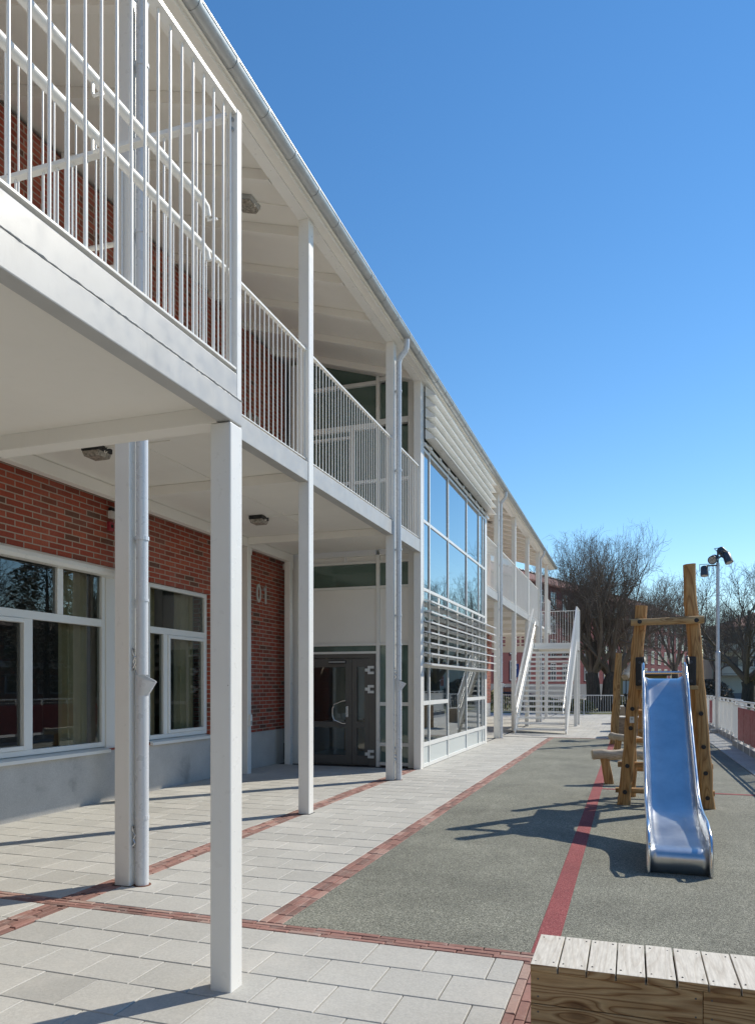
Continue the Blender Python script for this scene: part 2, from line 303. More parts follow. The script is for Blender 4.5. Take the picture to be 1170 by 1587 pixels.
# ------------------------------------------------------------------ mesh helpers
WL = {}                                                       # world location of each root / part
class MB:
    def __init__(s): s.v = []; s.f = []; s.t = []
    def add(s, vs, fs, tone=0.0):
        k = len(s.v); s.v += [tuple(p) for p in vs]; s.f += [tuple(i + k for i in f) for f in fs]; s.t += [tone] * len(fs); return s
    def hexa(s, p, tone=0.0):
        return s.add(p, [(0, 3, 2, 1), (4, 5, 6, 7), (0, 1, 5, 4), (1, 2, 6, 5), (2, 3, 7, 6), (3, 0, 4, 7)], tone)
    def box(s, x0, x1, y0, y1, z0, z1, tone=0.0):
        return s.hexa([(x0, y0, z0), (x1, y0, z0), (x1, y1, z0), (x0, y1, z0), (x0, y0, z1), (x1, y0, z1), (x1, y1, z1), (x0, y1, z1)], tone)
    def fbox(s, fr, u0, u1, z0, z1, n0, n1):
        o, u, n = fr
        P = lambda a, b, c: (o[0] + u[0] * a + n[0] * c, o[1] + u[1] * a + n[1] * c, o[2] + b)
        vs = [P(u0, z0, n0), P(u1, z0, n0), P(u1, z0, n1), P(u0, z0, n1), P(u0, z1, n0), P(u1, z1, n0), P(u1, z1, n1), P(u0, z1, n1)]
        flip = (Vector((*u[:2], 0)).cross(Vector((*n[:2], 0)))).z < 0
        fs = [(0, 3, 2, 1), (4, 5, 6, 7), (0, 1, 5, 4), (1, 2, 6, 5), (2, 3, 7, 6), (3, 0, 4, 7)]
        return s.add(vs, [tuple(reversed(f)) for f in fs] if flip else fs)
    def bar(s, p, q, w, h, up=(0, 0, 1), w2=None, h2=None):
        p, q = Vector(p), Vector(q); d = (q - p).normalized(); up = Vector(up)
        a = d.cross(up).normalized(); b = a.cross(d)
        w2 = w if w2 is None else w2; h2 = h if h2 is None else h2
        c = lambda o, W_, H_: [o - a * W_ / 2 - b * H_ / 2, o + a * W_ / 2 - b * H_ / 2, o + a * W_ / 2 + b * H_ / 2, o - a * W_ / 2 + b * H_ / 2]
        A, B = c(p, w, h), c(q, w2, h2)
        return s.add(A + B, [(3, 2, 1, 0), (4, 5, 6, 7), (0, 1, 5, 4), (1, 2, 6, 5), (2, 3, 7, 6), (3, 0, 4, 7)])
    def tube(s, pts, r, n=8, cap=True, tone=0.0, squash=None):
        pts = [Vector(p) for p in pts]; rs = r if isinstance(r, (list, tuple)) else [r] * len(pts)
        rings = []; ref = None
        for i, p in enumerate(pts):
            d = (pts[min(i + 1, len(pts) - 1)] - pts[max(i - 1, 0)])
            d = d.normalized() if d.length > 1e-9 else Vector((0, 0, 1))
            if ref is None: ref = Vector((0, 1, 0)) if abs(d.y) < 0.9 else Vector((1, 0, 0))
            a = (ref - d * ref.dot(d)).normalized(); ref = a; b = d.cross(a)
            rings.append([p + (a * math.cos(2 * math.pi * k / n) + b * math.sin(2 * math.pi * k / n)) * rs[i] for k in range(n)])
        vs = [v for R_ in rings for v in R_]; fs = []
        for i in range(len(rings) - 1):
            for k in range(n):
                k2 = (k + 1) % n
                fs.append((i * n + k, i * n + k2, (i + 1) * n + k2, (i + 1) * n + k))
        if cap: fs += [tuple(reversed(range(n))), tuple(range((len(rings) - 1) * n, len(rings) * n))]
        return s.add(vs, fs, tone)
    def sweep(s, prof, path_y):                               # a profile of (x,z) carried along y
        n = len(prof); vs = []; fs = []
        for y in path_y: vs += [(x, y, z) for x, z in prof]
        for i in range(len(path_y) - 1):
            for k in range(n):
                k2 = (k + 1) % n; fs.append((i * n + k, i * n + k2, (i + 1) * n + k2, (i + 1) * n + k))
        fs += [tuple(reversed(range(n))), tuple(range((len(path_y) - 1) * n, len(path_y) * n))]
        return s.add(vs, fs)
    def build(s, name, mat, parent=None, bevel=0.0, smooth=False, loc=None, tone=False, seg=2):
        me = bpy.data.meshes.new(name)
        o = bpy.data.objects.new(name, me); C.objects.link(o)
        w = WL[parent.name] if parent else Vector(loc or (0, 0, 0))
        WL[o.name] = w
        me.from_pydata([(x - w.x, y - w.y, z - w.z) for x, y, z in s.v], [], s.f); me.update()
        me.materials.append(M[mat])
        if tone:
            at = me.attributes.new('tone', 'FLOAT', 'FACE'); at.data.foreach_set('value', s.t)
        if smooth: me.polygons.foreach_set('use_smooth', [True] * len(me.polygons))
        if parent: o.parent = parent
        else: o.location = w
        if bevel:
            bv = o.modifiers.new('bevel', 'BEVEL'); bv.width = bevel; bv.segments = seg; bv.limit_method = 'ANGLE'; bv.angle_limit = R(40); bv.harden_normals = False
        if smooth:
            es = o.modifiers.new('split', 'EDGE_SPLIT'); es.split_angle = R(50)
        return o
def tag(o, label, cat, group=None):
    o['label'] = label; o['category'] = cat
    if group: o['group'] = group
    return o
def thing(name, loc, label, cat, group=None):
    o = bpy.data.objects.new(name, None); C.objects.link(o); o.empty_display_size = 0.2
    o.location = loc; WL[o.name] = Vector(loc); return tag(o, label, cat, group)
def struct(o): o['kind'] = 'structure'; return o
def stuff(o): o['kind'] = 'stuff'; return o
def kids(o): return [c for c in bpy.data.objects if c.parent == o]
def copy_tree(o, table=None, parent=None):
    if table is None:
        table = {}
        for c in bpy.data.objects:
            if c.parent: table.setdefault(c.parent.name, []).append(c)
    c = o.copy(); C.objects.link(c); WL[c.name] = WL[o.name].copy()
    if parent: c.parent = parent
    for ch in table.get(o.name, []): copy_tree(ch, table, c)
    return c
def place(o, loc, rz=0.0, label=None):
    o.location = loc; o.rotation_euler.z = rz; WL[o.name] = Vector(loc)
    if label: o['label'] = label
    return o
def repeat_part(o, offset):                                   # a further copy of one part, moved
    c = o.copy(); C.objects.link(c); c.location = o.location + Vector(offset); WL[c.name] = WL[o.name]; return c

# ------------------------------------------------------------------ ground, paving, playground floor
g = MB(); g.add([(-400, -60, -0.02), (400, -60, -0.02), (400, 900, -0.02), (-400, 900, -0.02)], [(0, 1, 2, 3)])
struct(g.build('ground', 'ground'))
j = MB(); j.add([(-6.7, -2, 0), (2.9, -2, 0), (2.9, 41, 0), (-6.7, 41, 0)], [(0, 1, 2, 3)])
struct(j.build('paving_bed', 'joint'))
def slab(m, x0, x1, y0, y1, top, tone, c=0.004, tilt=0.0015):
    h = [top + random.uniform(-tilt, tilt) for _ in range(4)]
    vs = [(x0, y0, 0.0), (x1, y0, 0.0), (x1, y1, 0.0), (x0, y1, 0.0), (x0, y0, h[0] - c), (x1, y0, h[1] - c), (x1, y1, h[2] - c), (x0, y1, h[3] - c),
          (x0 + c, y0 + c, h[0]), (x1 - c, y0 + c, h[1]), (x1 - c, y1 - c, h[2]), (x0 + c, y1 - c, h[3])]
    m.add(vs, [(8, 9, 10, 11), (4, 5, 9, 8), (5, 6, 10, 9), (6, 7, 11, 10), (7, 4, 8, 11), (0, 1, 5, 4), (1, 2, 6, 5), (2, 3, 7, 6), (3, 0, 4, 7)], tone)
PT = 0.022
def pave(m, X0, X1, Y0, Y1, phase, px=0.350, py=0.330, fromtop=False):
    rows = int((Y1 - Y0) / py) + 1
    for r_ in range(rows):
        y0 = Y0 + r_ * py if not fromtop else Y1 - (r_ + 1) * py
        y1 = y0 + py
        y0 = max(y0, Y0); y1 = min(y1, Y1)
        if y1 - y0 < 0.04: continue
        x = X1 - (phase + (r_ % 2) * 0.5) % 1.0 * px
        edges = [X1]; 
        while x > X0:
            if edges[-1] - x > 0.03: edges.append(x)
            x -= px
        edges.append(X0)
        for b_, a_ in zip(edges, edges[1:]):
            gp = 0.0028
            if b_ - a_ > 0.03:
                slab(m, a_ + gp, b_ - gp, y0 + gp, y1 - gp, PT, min(1, max(0, random.gauss(0.5, 0.2))))
def clinkers(name, X0, X1, Y0, Y1, along, course=0.07, ln=0.215):
    m = MB(); wd_ = (X1 - X0) if along == 'y' else (Y1 - Y0); n = max(2, round(wd_ / 0.056)); course = wd_ / n
    for k in range(n):
        a, end = ((Y0, Y1) if along == 'y' else (X0, X1)); a -= random.random() * ln
        while a < end:
            b = a + ln * random.uniform(0.96, 1.03); lo, hi = max(a, Y0 if along == 'y' else X0), min(b, end); gp = 0.0032
            if hi - lo > 0.02:
                w = 0.004
                dz = random.uniform(-0.002, 0.002)
                t = random.random()
                if along == 'y': slab(m, X0 + k * course + gp * 0.6, X0 + (k + 1) * course - gp * 0.6, lo + gp, hi - gp, PT + dz, t, w, 0.002)
                else: slab(m, lo + gp, hi - gp, Y0 + k * course + gp * 0.6, Y0 + (k + 1) * course - gp * 0.6, PT + dz, t, w, 0.002)
            a = b
    return struct(m.build(name, 'clinker', tone=True))
BX0, BX1 = -3.94, -3.73                                       # band along the columns
EX0, EX1 = -2.32, -2.15                                       # band along the rubber
YB0, YB1 = 4.215, 4.36                                         # cross band
m = MB()
pave(m, BX1, -0.57, -1.5, YB0, 0.46, fromtop=True)
pave(m, -6.64, BX0, -1.5, YB0, 0.2, fromtop=True)
pave(m, BX1, EX0, YB1, 22.3, 0.52)
pave(m, -6.64, BX0, YB1, 13.15, 0.3)
pave(m, -6.64, -3.80, 19.8, 40.5, 0.3)
pave(m, BX1, EX0, 22.5, 40.5, 0.5)
pave(m, EX0, 2.8, 22.5, 40.5, 0.1)
pave(m, 2.02, 2.8, 4.36, 22.4, 0.4)
struct(m.build('paving', 'paver', tone=True))
clinkers('brick_edging', EX0, EX1, YB1, 22.3, 'y')
clinkers('brick_edging', BX0, BX1, -1.5, YB0, 'y')
clinkers('brick_edging', BX0, BX1, YB1, 13.1, 'y')
clinkers('brick_edging', -6.64, -0.36, YB0, YB1, 'x')
clinkers('brick_edging', -0.57, -0.36, -1.5, YB0, 'y')
clinkers('brick_edging', EX0, 2.0, 22.3, 22.5, 'x')
m = MB()
RX = [EX1 + (2.0 - EX1) * i / 10 for i in range(11)]
m.add([(EX1, YB1, 0.019), (2.0, YB1, 0.019), (2.0, 22.3, 0.019), (EX1, 22.3, 0.019)], [(0, 1, 2, 3)])
m.add([(-0.36, -1.5, 0.019), (2.0, -1.5, 0.019), (2.0, YB1, 0.019), (-0.36, YB1, 0.019)], [(0, 1, 2, 3)])
struct(m.build('rubber_surface', 'rubber'))
m = MB()
m.add([(-0.55, YB1, 0.023), (-0.41, YB1, 0.023), (-0.41, 22.3, 0.023), (-0.55, 22.3, 0.023)], [(0, 1, 2, 3)])
m.add([(-0.41, 11.55, 0.023), (2.0, 11.55, 0.023), (2.0, 11.65, 0.023), (-0.41, 11.65, 0.023)], [(0, 1, 2, 3)])
struct(m.build('red_line', 'red_rubber'))
m = MB(); m.add([(-60, 42.2, -0.012), (90, 42.2, -0.012), (90, 47.4, -0.012), (-60, 47.4, -0.012)], [(0, 1, 2, 3)])
m.add([(-60, 49, -0.012), (90, 49, -0.012), (90, 62, -0.012), (-60, 62, -0.012)], [(0, 1, 2, 3)])
struct(m.build('grass', 'grass'))
m = MB(); m.add([(-80, 63, -0.012), (90, 63, -0.012), (90, 69, -0.012), (-80, 69, -0.012)], [(0, 1, 2, 3)])
struct(m.build('road', 'asphalt'))

# ------------------------------------------------------------------ school building
WX = -6.66                                                    # brick wall plane
FW = ((WX, 0, 0), (0, 1, 0), (1, 0, 0))                       # frame of the long wall: u = y, n = +x
EY = 13.50                                                    # entrance wall plane, faces the camera
FE = ((0, EY, 0), (1, 0, 0), (0, -1, 0))
CX_ = -3.66                                                   # curtain wall / column face plane
FC = ((CX_, 0, 0), (0, 1, 0), (1, 0, 0))
Y_END = 37.0
school = thing('school_building', (-9, 10, 0), 'two storey red brick school with white gallery, glazed stair block and long eave', 'building')
# ground floor openings (y0, y1, z0, z1), upper ones mirror them
W1 = (4.35, 8.25, 0.72, 3.14); W2 = (9.17, 10.78, 0.74, 3.10)
UP = [(4.35, 8.25, 5.15, 7.25), (9.17, 10.78, 5.15, 7.25)]
def wall_with_holes(y0, y1, z0, z1, holes, mb, x0, x1):
    ys = sorted({y0, y1, *[h[0] for h in holes], *[h[1] for h in holes]}); zs = sorted({z0, z1, *[h[2] for h in holes], *[h[3] for h in holes]})
    for a, b in zip(ys, ys[1:]):
        run = None
        for c_, d in zip(zs, zs[1:]):
            inside = any(h[0] <= a and b <= h[1] and h[2] <= c_ and d <= h[3] for h in holes)
            if inside:
                if run: mb.box(x0, x1, a, b, *run); run = None
            else: run = (run[0], d) if run else (c_, d)
        if run: mb.box(x0, x1, a, b, *run)
m = MB()
PAN = (8.25, 9.17, 0.72, 3.14)                                # clad panel between the windows
wall_with_holes(-6, EY + 0.1, 0.70, 8.1, [W1, W2, PAN, *UP], m, WX - 0.3, WX)
m.box(WX - 0.3, WX, 20.0, Y_END, 0.70, 8.1)
m.box(-14, WX - 0.31, Y_END - 0.3, Y_END, 0, 8.3)
bw = m.build('brick_wall', 'brick', school)
m = MB(); m.box(WX - 0.3, WX - 0.015, -6, EY + 0.1, -0.2, 0.699); m.box(WX - 0.3, WX - 0.015, 20.0, Y_END, -0.2, 0.699)
m.build('plinth', 'concrete', school)
m = MB(); m.box(WX - 0.29, WX - 0.03, PAN[0], PAN[1], PAN[2], PAN[3]); m.build('cladding_panel', 'cream', school, bevel=0.003)

def ring(m, fr, u0, u1, z0, z1, w, n0, n1):                   # a rectangular frame of four butted members
    m.fbox(fr, u0, u0 + w, z0, z1, n0, n1); m.fbox(fr, u1 - w, u1, z0, z1, n0, n1)
    m.fbox(fr, u0 + w, u1 - w, z0, z0 + w, n0, n1); m.fbox(fr, u0 + w, u1 - w, z1 - w, z1, n0, n1)
def pane(fr, u0, u1, z0, z1, n, parent, mat='glass'):
    m = MB(); o, u, nn = fr
    jit = [random.uniform(-0.003, 0.003) for _ in range(4)]; jit[3] = jit[0] + jit[2] - jit[1]; it = iter(jit)
    def P(a, b): e = n + next(it); return (o[0] + u[0] * a + nn[0] * e, o[1] + u[1] * a + nn[1] * e, o[2] + b)
    q = [P(u0, z0), P(u1, z0), P(u1, z1), P(u0, z1)]
    flip = (Vector(u).cross(Vector((0, 0, 1)))).dot(Vector(nn)) < 0
    m.add(q, [(3, 2, 1, 0) if flip else (0, 1, 2, 3)]); return m.build('pane', mat, parent)
def school_window(rect, trans, mull_up, mull_lo, sash, blind=False):
    u0, u1, z0, z1 = rect
    m = MB(); N0, N1 = -0.13, -0.045
    ring(m, FW, u0 + 0.004, u1 - 0.004, z0 + 0.03, z1 - 0.004, 0.065, N0, N1)
    m.fbox(FW, u0 + 0.069, u1 - 0.069, trans - 0.05, trans + 0.05, N0, N1)
    for u in mull_up: m.fbox(FW, u - 0.05, u + 0.05, trans + 0.05, z1 - 0.069, N0, N1)
    for u in mull_lo: m.fbox(FW, u - 0.05, u + 0.05, z0 + 0.095, trans - 0.05, N0, N1)
    w = m.build('window', 'frame', school, bevel=0.006)
    eds = [u0 + 0.069, *sum([[u - 0.05, u + 0.05] for u in mull_up], []), u1 - 0.069]
    for a, b in zip(eds[::2], eds[1::2]): pane(FW, a, b, trans + 0.05, z1 - 0.069, -0.085, w)
    eds = [u0 + 0.069, *sum([[u - 0.05, u + 0.05] for u in mull_lo], []), u1 - 0.069]
    for k, (a, b) in enumerate(zip(eds[::2], eds[1::2])):
        if k in sash:
            s = MB(); ring(s, FW, a + 0.003, b - 0.003, z0 + 0.098, trans - 0.053, 0.05, N0 + 0.02, N1 + 0.018); s.build('sash', 'frame', w, bevel=0.005)
            pane(FW, a + 0.05, b - 0.05, z0 + 0.145, trans - 0.10, -0.08, w)
        else: pane(FW, a, b, z0 + 0.095, trans - 0.05, -0.085, w)
    m = MB()                                                  # sloping metal sill
    o = WX
    m.add([(o - 0.11, u0, z0 + 0.03), (o + 0.05, u0, z0 - 0.005), (o + 0.05, u1, z0 - 0.005), (o - 0.11, u1, z0 + 0.03),
           (o - 0.11, u0, z0 - 0.02), (o + 0.05, u0, z0 - 0.045), (o + 0.05, u1, z0 - 0.045), (o - 0.11, u1, z0 - 0.02)],
          [(0, 1, 2, 3), (7, 6, 5, 4), (1, 0, 4, 5), (2, 1, 5, 6), (3, 2, 6, 7), (0, 3, 7, 4)])
    m.build('sill', 'frame', w)
    if blind:
        m = MB(); pr = [(WX - 0.04, z1 - 0.11), (WX + 0.055, z1 - 0.10), (WX + 0.085, z1 - 0.06), (WX + 0.075, z1 - 0.01), (WX + 0.03, z1 + 0.025), (WX - 0.04, z1 + 0.025)]
        m.sweep(pr, [u0 - 0.02, u1 + 0.16]); m.build('blind_case', 'white', w, bevel=0.006)
    for (a, b) in ((u1 - 0.62, u1 - 0.10), (u0 + 0.1, u0 + 0.45)):
        c = MB()                                              # curtain inside, drawn to one side
        n_ = 26; vs = []; fs = []
        for k in range(n_ + 1):
            y = a + (b - a) * k / n_; x = WX - 0.27 + 0.04 * math.sin(k * 1.9)
            vs += [(x, y, z0 + 0.05), (x, y, z1 - 0.03)]
        for k in range(n_): fs.append((2 * k, 2 * k + 2, 2 * k + 3, 2 * k + 1))
        c.add(vs, fs); c.build('curtain', 'curtain', w, smooth=True)
    return w
school_window(W1, 2.41, [5.4, 7.42], [5.7, 6.92], [1], blind=True)
school_window(W2, 2.40, [], [9.62], [1])
school_window(UP[0], 6.45, [5.4, 7.42], [5.7, 6.92], [1])
school_window(UP[1], 6.45, [], [9.62], [1])
# rooms behind the glass
m = MB()
m.box(-13.5, WX - 0.31, -6, 36.6, -0.15, 0.02)
m.build('room_floor', 'interior_floor', school)
m = MB(); m.box(-13.5, -13.3, -6, 36.6, 0.02, 8.0); m.box(-9.69, WX - 0.31, -6.2, -6, 0.02, 8); m.box(-9.69, WX - 0.31, 11.3, 11.45, 0.021, 4.0); m.box(-9.69, WX - 0.31, 11.3, 11.45, 4.3, 7.9)
m.box(-9.69, WX - 0.31, 8.6, 8.7, 0.021, 4.0); m.box(-9.69, WX - 0.31, 8.6, 8.7, 4.3, 7.9)
m.build('room_wall', 'interior', school)
m = MB(); m.box(-9.69, WX - 0.305, -6, 36.6, 4.0, 4.29); m.build('floor_slab', 'interior', school)

# entrance wall (faces the camera) -------------------------------------------------
ent = MB(); n0, n1 = -0.12, 0.0
def v(u0, u1, z0, z1, d0=n0, d1=n1): ent.fbox(FE, u0, u1, z0, z1, d0, d1)
UL, UR = -6.30, -3.80
v(UL - 0.16, UL, 0, 4.25)                                     # left jamb
v(-4.655, -4.585, 0, 4.1)                                     # mullion right of the door
v(UR - 0.21, UR - 0.0, 0, 8.0)                                # right jamb
for z0, z1 in ((2.19, 2.235), (2.345, 2.395), (3.45, 3.50), (3.94, 3.99), (4.09, 4.25)): v(UL, -4.656, z0, z1)
for z0, z1 in ((0.03, 0.09), (0.40, 0.47), (1.18, 1.25), (2.345, 2.395), (3.45, 3.50), (3.94, 3.99), (4.09, 4.25)): v(-4.584, UR - 0.211, z0, z1)
for u in (-5.3,): v(u - 0.02, u + 0.02, 3.991, 4.089)
ew = ent.build('entrance_screen', 'frame', school, bevel=0.004)
pm = MB(); pm.fbox(FE, UL, -4.656, 2.396, 3.449, -0.10, -0.03); pm.fbox(FE, -4.584, UR - 0.211, 2.396, 3.449, -0.10, -0.03)
pm.fbox(FE, UL, -4.656, 3.991, 4.089, -0.10, -0.04); pm.fbox(FE, -4.584, UR - 0.211, 3.991, 4.089, -0.10, -0.04)
pm.fbox(FE, -4.20, -4.16, 2.397, 3.448, -0.03, -0.024)
pm.build('panel', 'cream', ew, bevel=0.003)
pane(FE, UL, -4.656, 2.236, 2.344, -0.06, ew, 'green_glass')
pane(FE, UL, -4.656, 3.501, 3.939, -0.06, ew, 'green_glass')
for z0, z1 in ((0.09, 0.40), (0.47, 1.18), (1.25, 2.345), (3.501, 3.939)): pane(FE, -4.584, UR - 0.211, z0, z1, -0.06, ew, 'green_glass')
m = MB()                                                      # dark double door
for (a, b) in ((UL + 0.002, UL + 0.06), (-4.80, -4.657)): m.fbox(FE, a, b, 0.0, 2.188, -0.13, -0.02)
m.fbox(FE, UL + 0.06, -4.80, 2.11, 2.188, -0.13, -0.02)
dfr = m.build('door_frame', 'dark', school, bevel=0.003)
def leaf(a, b, st):
    m = MB()
    m.fbox(FE, a, a + st, 0.02, 2.10, -0.11, -0.03); m.fbox(FE, b - st, b, 0.02, 2.10, -0.11, -0.03)
    for z0, z1 in ((0.02, 0.20), (0.74, 0.86), (1.93, 2.10)): m.fbox(FE, a + st, b - st, z0, z1, -0.11, -0.03)
    d = m.build('door', 'dark', school, bevel=0.004)
    pane(FE, a + st, b - st, 0.20, 0.74, -0.07, d); pane(FE, a + st, b - st, 0.86, 1.93, -0.07, d); return d
d1 = leaf(UL + 0.062, -5.17, 0.13); d2 = leaf(-5.164, -4.803, 0.10)
m = MB(); yy = EY - 0.12
m.tube([(-5.25, EY + 0.03 - 0.06, 1.27), (-5.25, yy, 1.27), (-5.30, yy - 0.01, 1.27), (-5.47, yy - 0.03, 1.20), (-5.50, yy - 0.03, 1.12), (-5.50, yy - 0.03, 0.98), (-5.47, yy - 0.03, 0.90), (-5.30, yy - 0.01, 0.83), (-5.25, yy, 0.83), (-5.25, EY - 0.03, 0.83)], 0.011, 8)
m.build('handle', 'chrome', d1, smooth=True)
m = MB(); m.fbox(FE, -5.285, -5.235, 0.95, 1.17, -0.03, 0.0); m.tube([(-5.26, EY, 1.02), (-5.26, EY - 0.05, 1.02)], 0.014, 10); m.build('lock_plate', 'chrome', d1, bevel=0.006)
m = MB(); m.fbox(FE, -5.64, -5.28, 2.00, 2.06, -0.03, 0.02); m.build('door_closer', 'black', d1, bevel=0.008)
m = MB(); m.fbox(FE, -5.63, -5.29, 2.02, 2.045, 0.02, 0.026); m.build('closer_strip', 'galv', d1)
for zz in (0.24, 1.50, 1.87):
    m = MB(); m.fbox(FE, -4.88, -4.825, zz - 0.03, zz + 0.03, -0.03, 0.01); m.fbox(FE, -4.80, -4.70, zz + 0.03, zz + 0.08, -0.02, 0.015); m.fbox(FE, -4.80, -4.70, zz - 0.08, zz - 0.03, -0.02, 0.015); m.fbox(FE, -4.825, -4.78, zz - 0.08, zz + 0.08, -0.018, 0.008)
    m.build('hinge', 'label_white', d2, bevel=0.004)
# lobby behind: floor, back wall and an ochre bench seen through the door
m = MB(); m.box(-9.5, -3.75, EY + 0.13, 19.6, -0.1, 0.01); m.build('lobby_floor', 'kerb', school)
m = MB(); m.box(WX - 0.3, -3.8, 16.9, 17.0, 0.011, 7.9); m.build('lobby_wall', 'cream', school)
m = MB(); m.box(-6.5, -4.3, 16.5, 16.89, 0.012, 0.75); m.build('lobby_bench', 'yellow_wall', school)
m = MB(); m.box(WX, -3.75, EY + 0.14, 19.6, 4.0, 4.28); m.build('lobby_ceiling', 'cream', school)
# upper entrance screen
ent = MB()
for u in (-6.05, -5.62): pass
v(UL - 0.16, UL, 4.29, 8.0); v(-4.655, -4.585, 4.29, 7.9)
for z0, z1 in ((4.30, 4.38), (5.50, 5.56), (6.55, 6.66), (7.40, 7.47)): v(UL, -4.656, z0, z1); v(-4.584, UR - 0.211, z0 + (0.05 if z0 > 6 else 0), z1 + (0.05 if z0 > 6 else 0))
v(UL, -4.656, 8.12, 8.2); v(-4.584, UR - 0.211, 7.62, 7.7)
v(-5.19, -5.10, 4.381, 5.499); v(-5.19, -5.10, 5.561, 6.549)
v(UL, -5.191, 6.40, 6.45)
uw = ent.build('upper_screen', 'frame', school, bevel=0.004)
for (a, b) in ((UL, -4.656), (-4.584, UR - 0.211)):
    for z0, z1 in ((4.38, 5.50), (5.56, 6.55), (6.66, 7.40), (7.47, 8.12 if a < -5 else 7.62)): pane(FE, a, b, z0 if z0 < 6 else z0, z1, -0.07, uw, 'green_glass')

# glazed stair block ---------------------------------------------------------------
CY0, CY1 = 13.32, 19.50
mul = [13.80, 15.33, 17.20, 18.66, 19.18]
cw = MB()
def c_(u0, u1, z0, z1, d0=-0.10, d1=0.0): cw.fbox(FC, u0, u1, z0, z1, d0, d1)
rails = [0.03, 0.46, 1.24, 1.95, 3.38, 4.66, 6.0, 7.12]
seg = [CY0 + 0.05] + mul + [CY1 - 0.03]
c_(CY0, CY0 + 0.05, 0.03, 7.25); c_(CY1 - 0.03, CY1, 0.03, 7.25)
for u in mul: c_(u - 0.03, u + 0.03, 0.03, 7.2)
for k in range(len(seg) - 1):
    a = seg[k] + (0.031 if k else 0); b = seg[k + 1] - (0.031 if k < len(seg) - 2 else 0)
    for z in rails:
        if z == 1.24 and k == 2: continue
        h = 0.04 if z < 2 else 0.03
        c_(a, b, z - (h if z > 0.1 else 0), z + h + (0.03 if z < 0.1 else 0), -0.10, -0.003)
cwo = cw.build('glazed_facade', 'frame', school, bevel=0.004)
for k in range(len(seg) - 1):
    a, b = seg[k], seg[k + 1]
    for z0, z1, mt in ((0.06, 0.45, 'frosted'), (0.46, 1.24, 'facade_glass'), (1.24, 1.95, 'facade_glass'), (1.95, 3.38, 'facade_glass'), (3.38, 4.66, 'curtain_glass'), (4.66, 6.0, 'curtain_glass'), (6.0, 7.12, 'curtain_glass')):
        pane(FC, a, b, z0, z1, -0.022, cwo, mt)
# thin flat blades over the middle glass, with their uprights and cream boards behind
for k, z in enumerate((1.99, 2.19, 2.385, 2.58, 2.775, 2.97, 3.165)):
    m = MB(); m.add([(CX_ + 0.015, CY0 + 0.02, z + 0.015), (CX_ + 0.16, CY0 + 0.02, z - 0.012), (CX_ + 0.16, CY1 + 0.75, z - 0.012), (CX_ + 0.015, CY1 + 0.75, z + 0.015),
                     (CX_ + 0.015, CY0 + 0.02, z - 0.005), (CX_ + 0.16, CY0 + 0.02, z - 0.042), (CX_ + 0.16, CY1 + 0.75, z - 0.042), (CX_ + 0.015, CY1 + 0.75, z - 0.005)],
                    [(0, 1, 2, 3), (7, 6, 5, 4), (1, 0, 4, 5), (2, 1, 5, 6), (3, 2, 6, 7), (0, 3, 7, 4)])
    m.build('sun_blade', 'white_gloss', cwo)
    if k < 6:
        m = MB()
        for a, b in zip(seg, seg[1:]):
            if b - a > 0.4: m.box(CX_ - 0.16, CX_ - 0.13, a + 0.035, b - 0.035, z + 0.09, z + 0.19)
        m.build('backing_slat', 'cream', cwo)
m = MB()
for a, b in zip(seg, seg[1:]):
    if b - a > 1.2: m.box(CX_ - 0.095, CX_ - 0.015, (a + b) / 2 - 0.055, (a + b) / 2 + 0.055, 1.992, 3.348)
m.build('upright', 'cream', cwo)
# big slanted louvres under the eave
for k in range(5):
    z = 6.17 + 0.2 * k
    m = MB(); pr = [(CX_ + 0.03, z + 0.20), (CX_ + 0.225, z + 0.015), (CX_ + 0.22, z), (CX_ + 0.03, z + 0.012)]
    n_ = 5
    for i in range(n_):
        a = CY0 + 0.03 + (CY1 + 0.42 - CY0 - 0.03) * i / n_; b = CY0 + 0.03 + (CY1 + 0.42 - CY0 - 0.03) * (i + 1) / n_ - 0.006
        m.sweep(pr, [a, b])
    m.build('louvre', 'white', cwo)
m = MB(); m.box(CX_ + 0.005, CX_ + 0.03, CY0 + 0.03, CY1 + 0.4, 6.06, 6.12)
for i in range(9): m.box(CX_ + 0.03, CX_ + 0.07, CY0 + 0.3 + i * 0.72, CY0 + 0.42 + i * 0.72, 6.07, 6.11)
m.build('louvre_rail', 'white', cwo)
m = MB(); m.box(-9.0, -8.8, EY, CY1, 0.02, 8.0); m.box(WX, CX_ - 0.11, CY1, CY1 + 0.3, 0.0, 7.2); m.build('stair_block_wall', 'cream', school)
m = MB(); m.box(WX, CX_ - 0.11, CY1 + 0.301, CY1 + 0.33, 0.0, 7.2); m.build('end_cladding', 'cream', school)

# roof -----------------------------------------------------------------------------
PIT = 0.30; RZ = lambda x: 7.17 + PIT * (-3.73 - x)           # underside of the rafters
m = MB()
for side in (0,):
    a, b = -3.50, -11.0
    y0, y1 = -6.0, Y_END
    P = lambda x, z: (x, z)
    pr = [(a, RZ(a) + 0.121), (b, RZ(b) + 0.121), (b, RZ(b) + 0.15), (a, RZ(a) + 0.15)]
    m.sweep(pr, [y0, y1])
    rf = m.build('roof_soffit', 'soffit', school)
m = MB()
a, b = -3.45, -11.0
m.sweep([(a, RZ(a) + 0.152), (b, RZ(b) + 0.152), (b, RZ(b) + 0.24), (a, RZ(a) + 0.20)], [-6.05, Y_END + 0.05])
m.sweep([(-11.0, RZ(-11) + 0.152), (-19, RZ(-11) - 2.2), (-19, RZ(-11) - 2.1), (-11.0, RZ(-11) + 0.24)], [-6.05, Y_END + 0.05])
rt = m.build('roof', 'galv', school)
y = 8.5 - 1.12 * 9
m = None
first = None
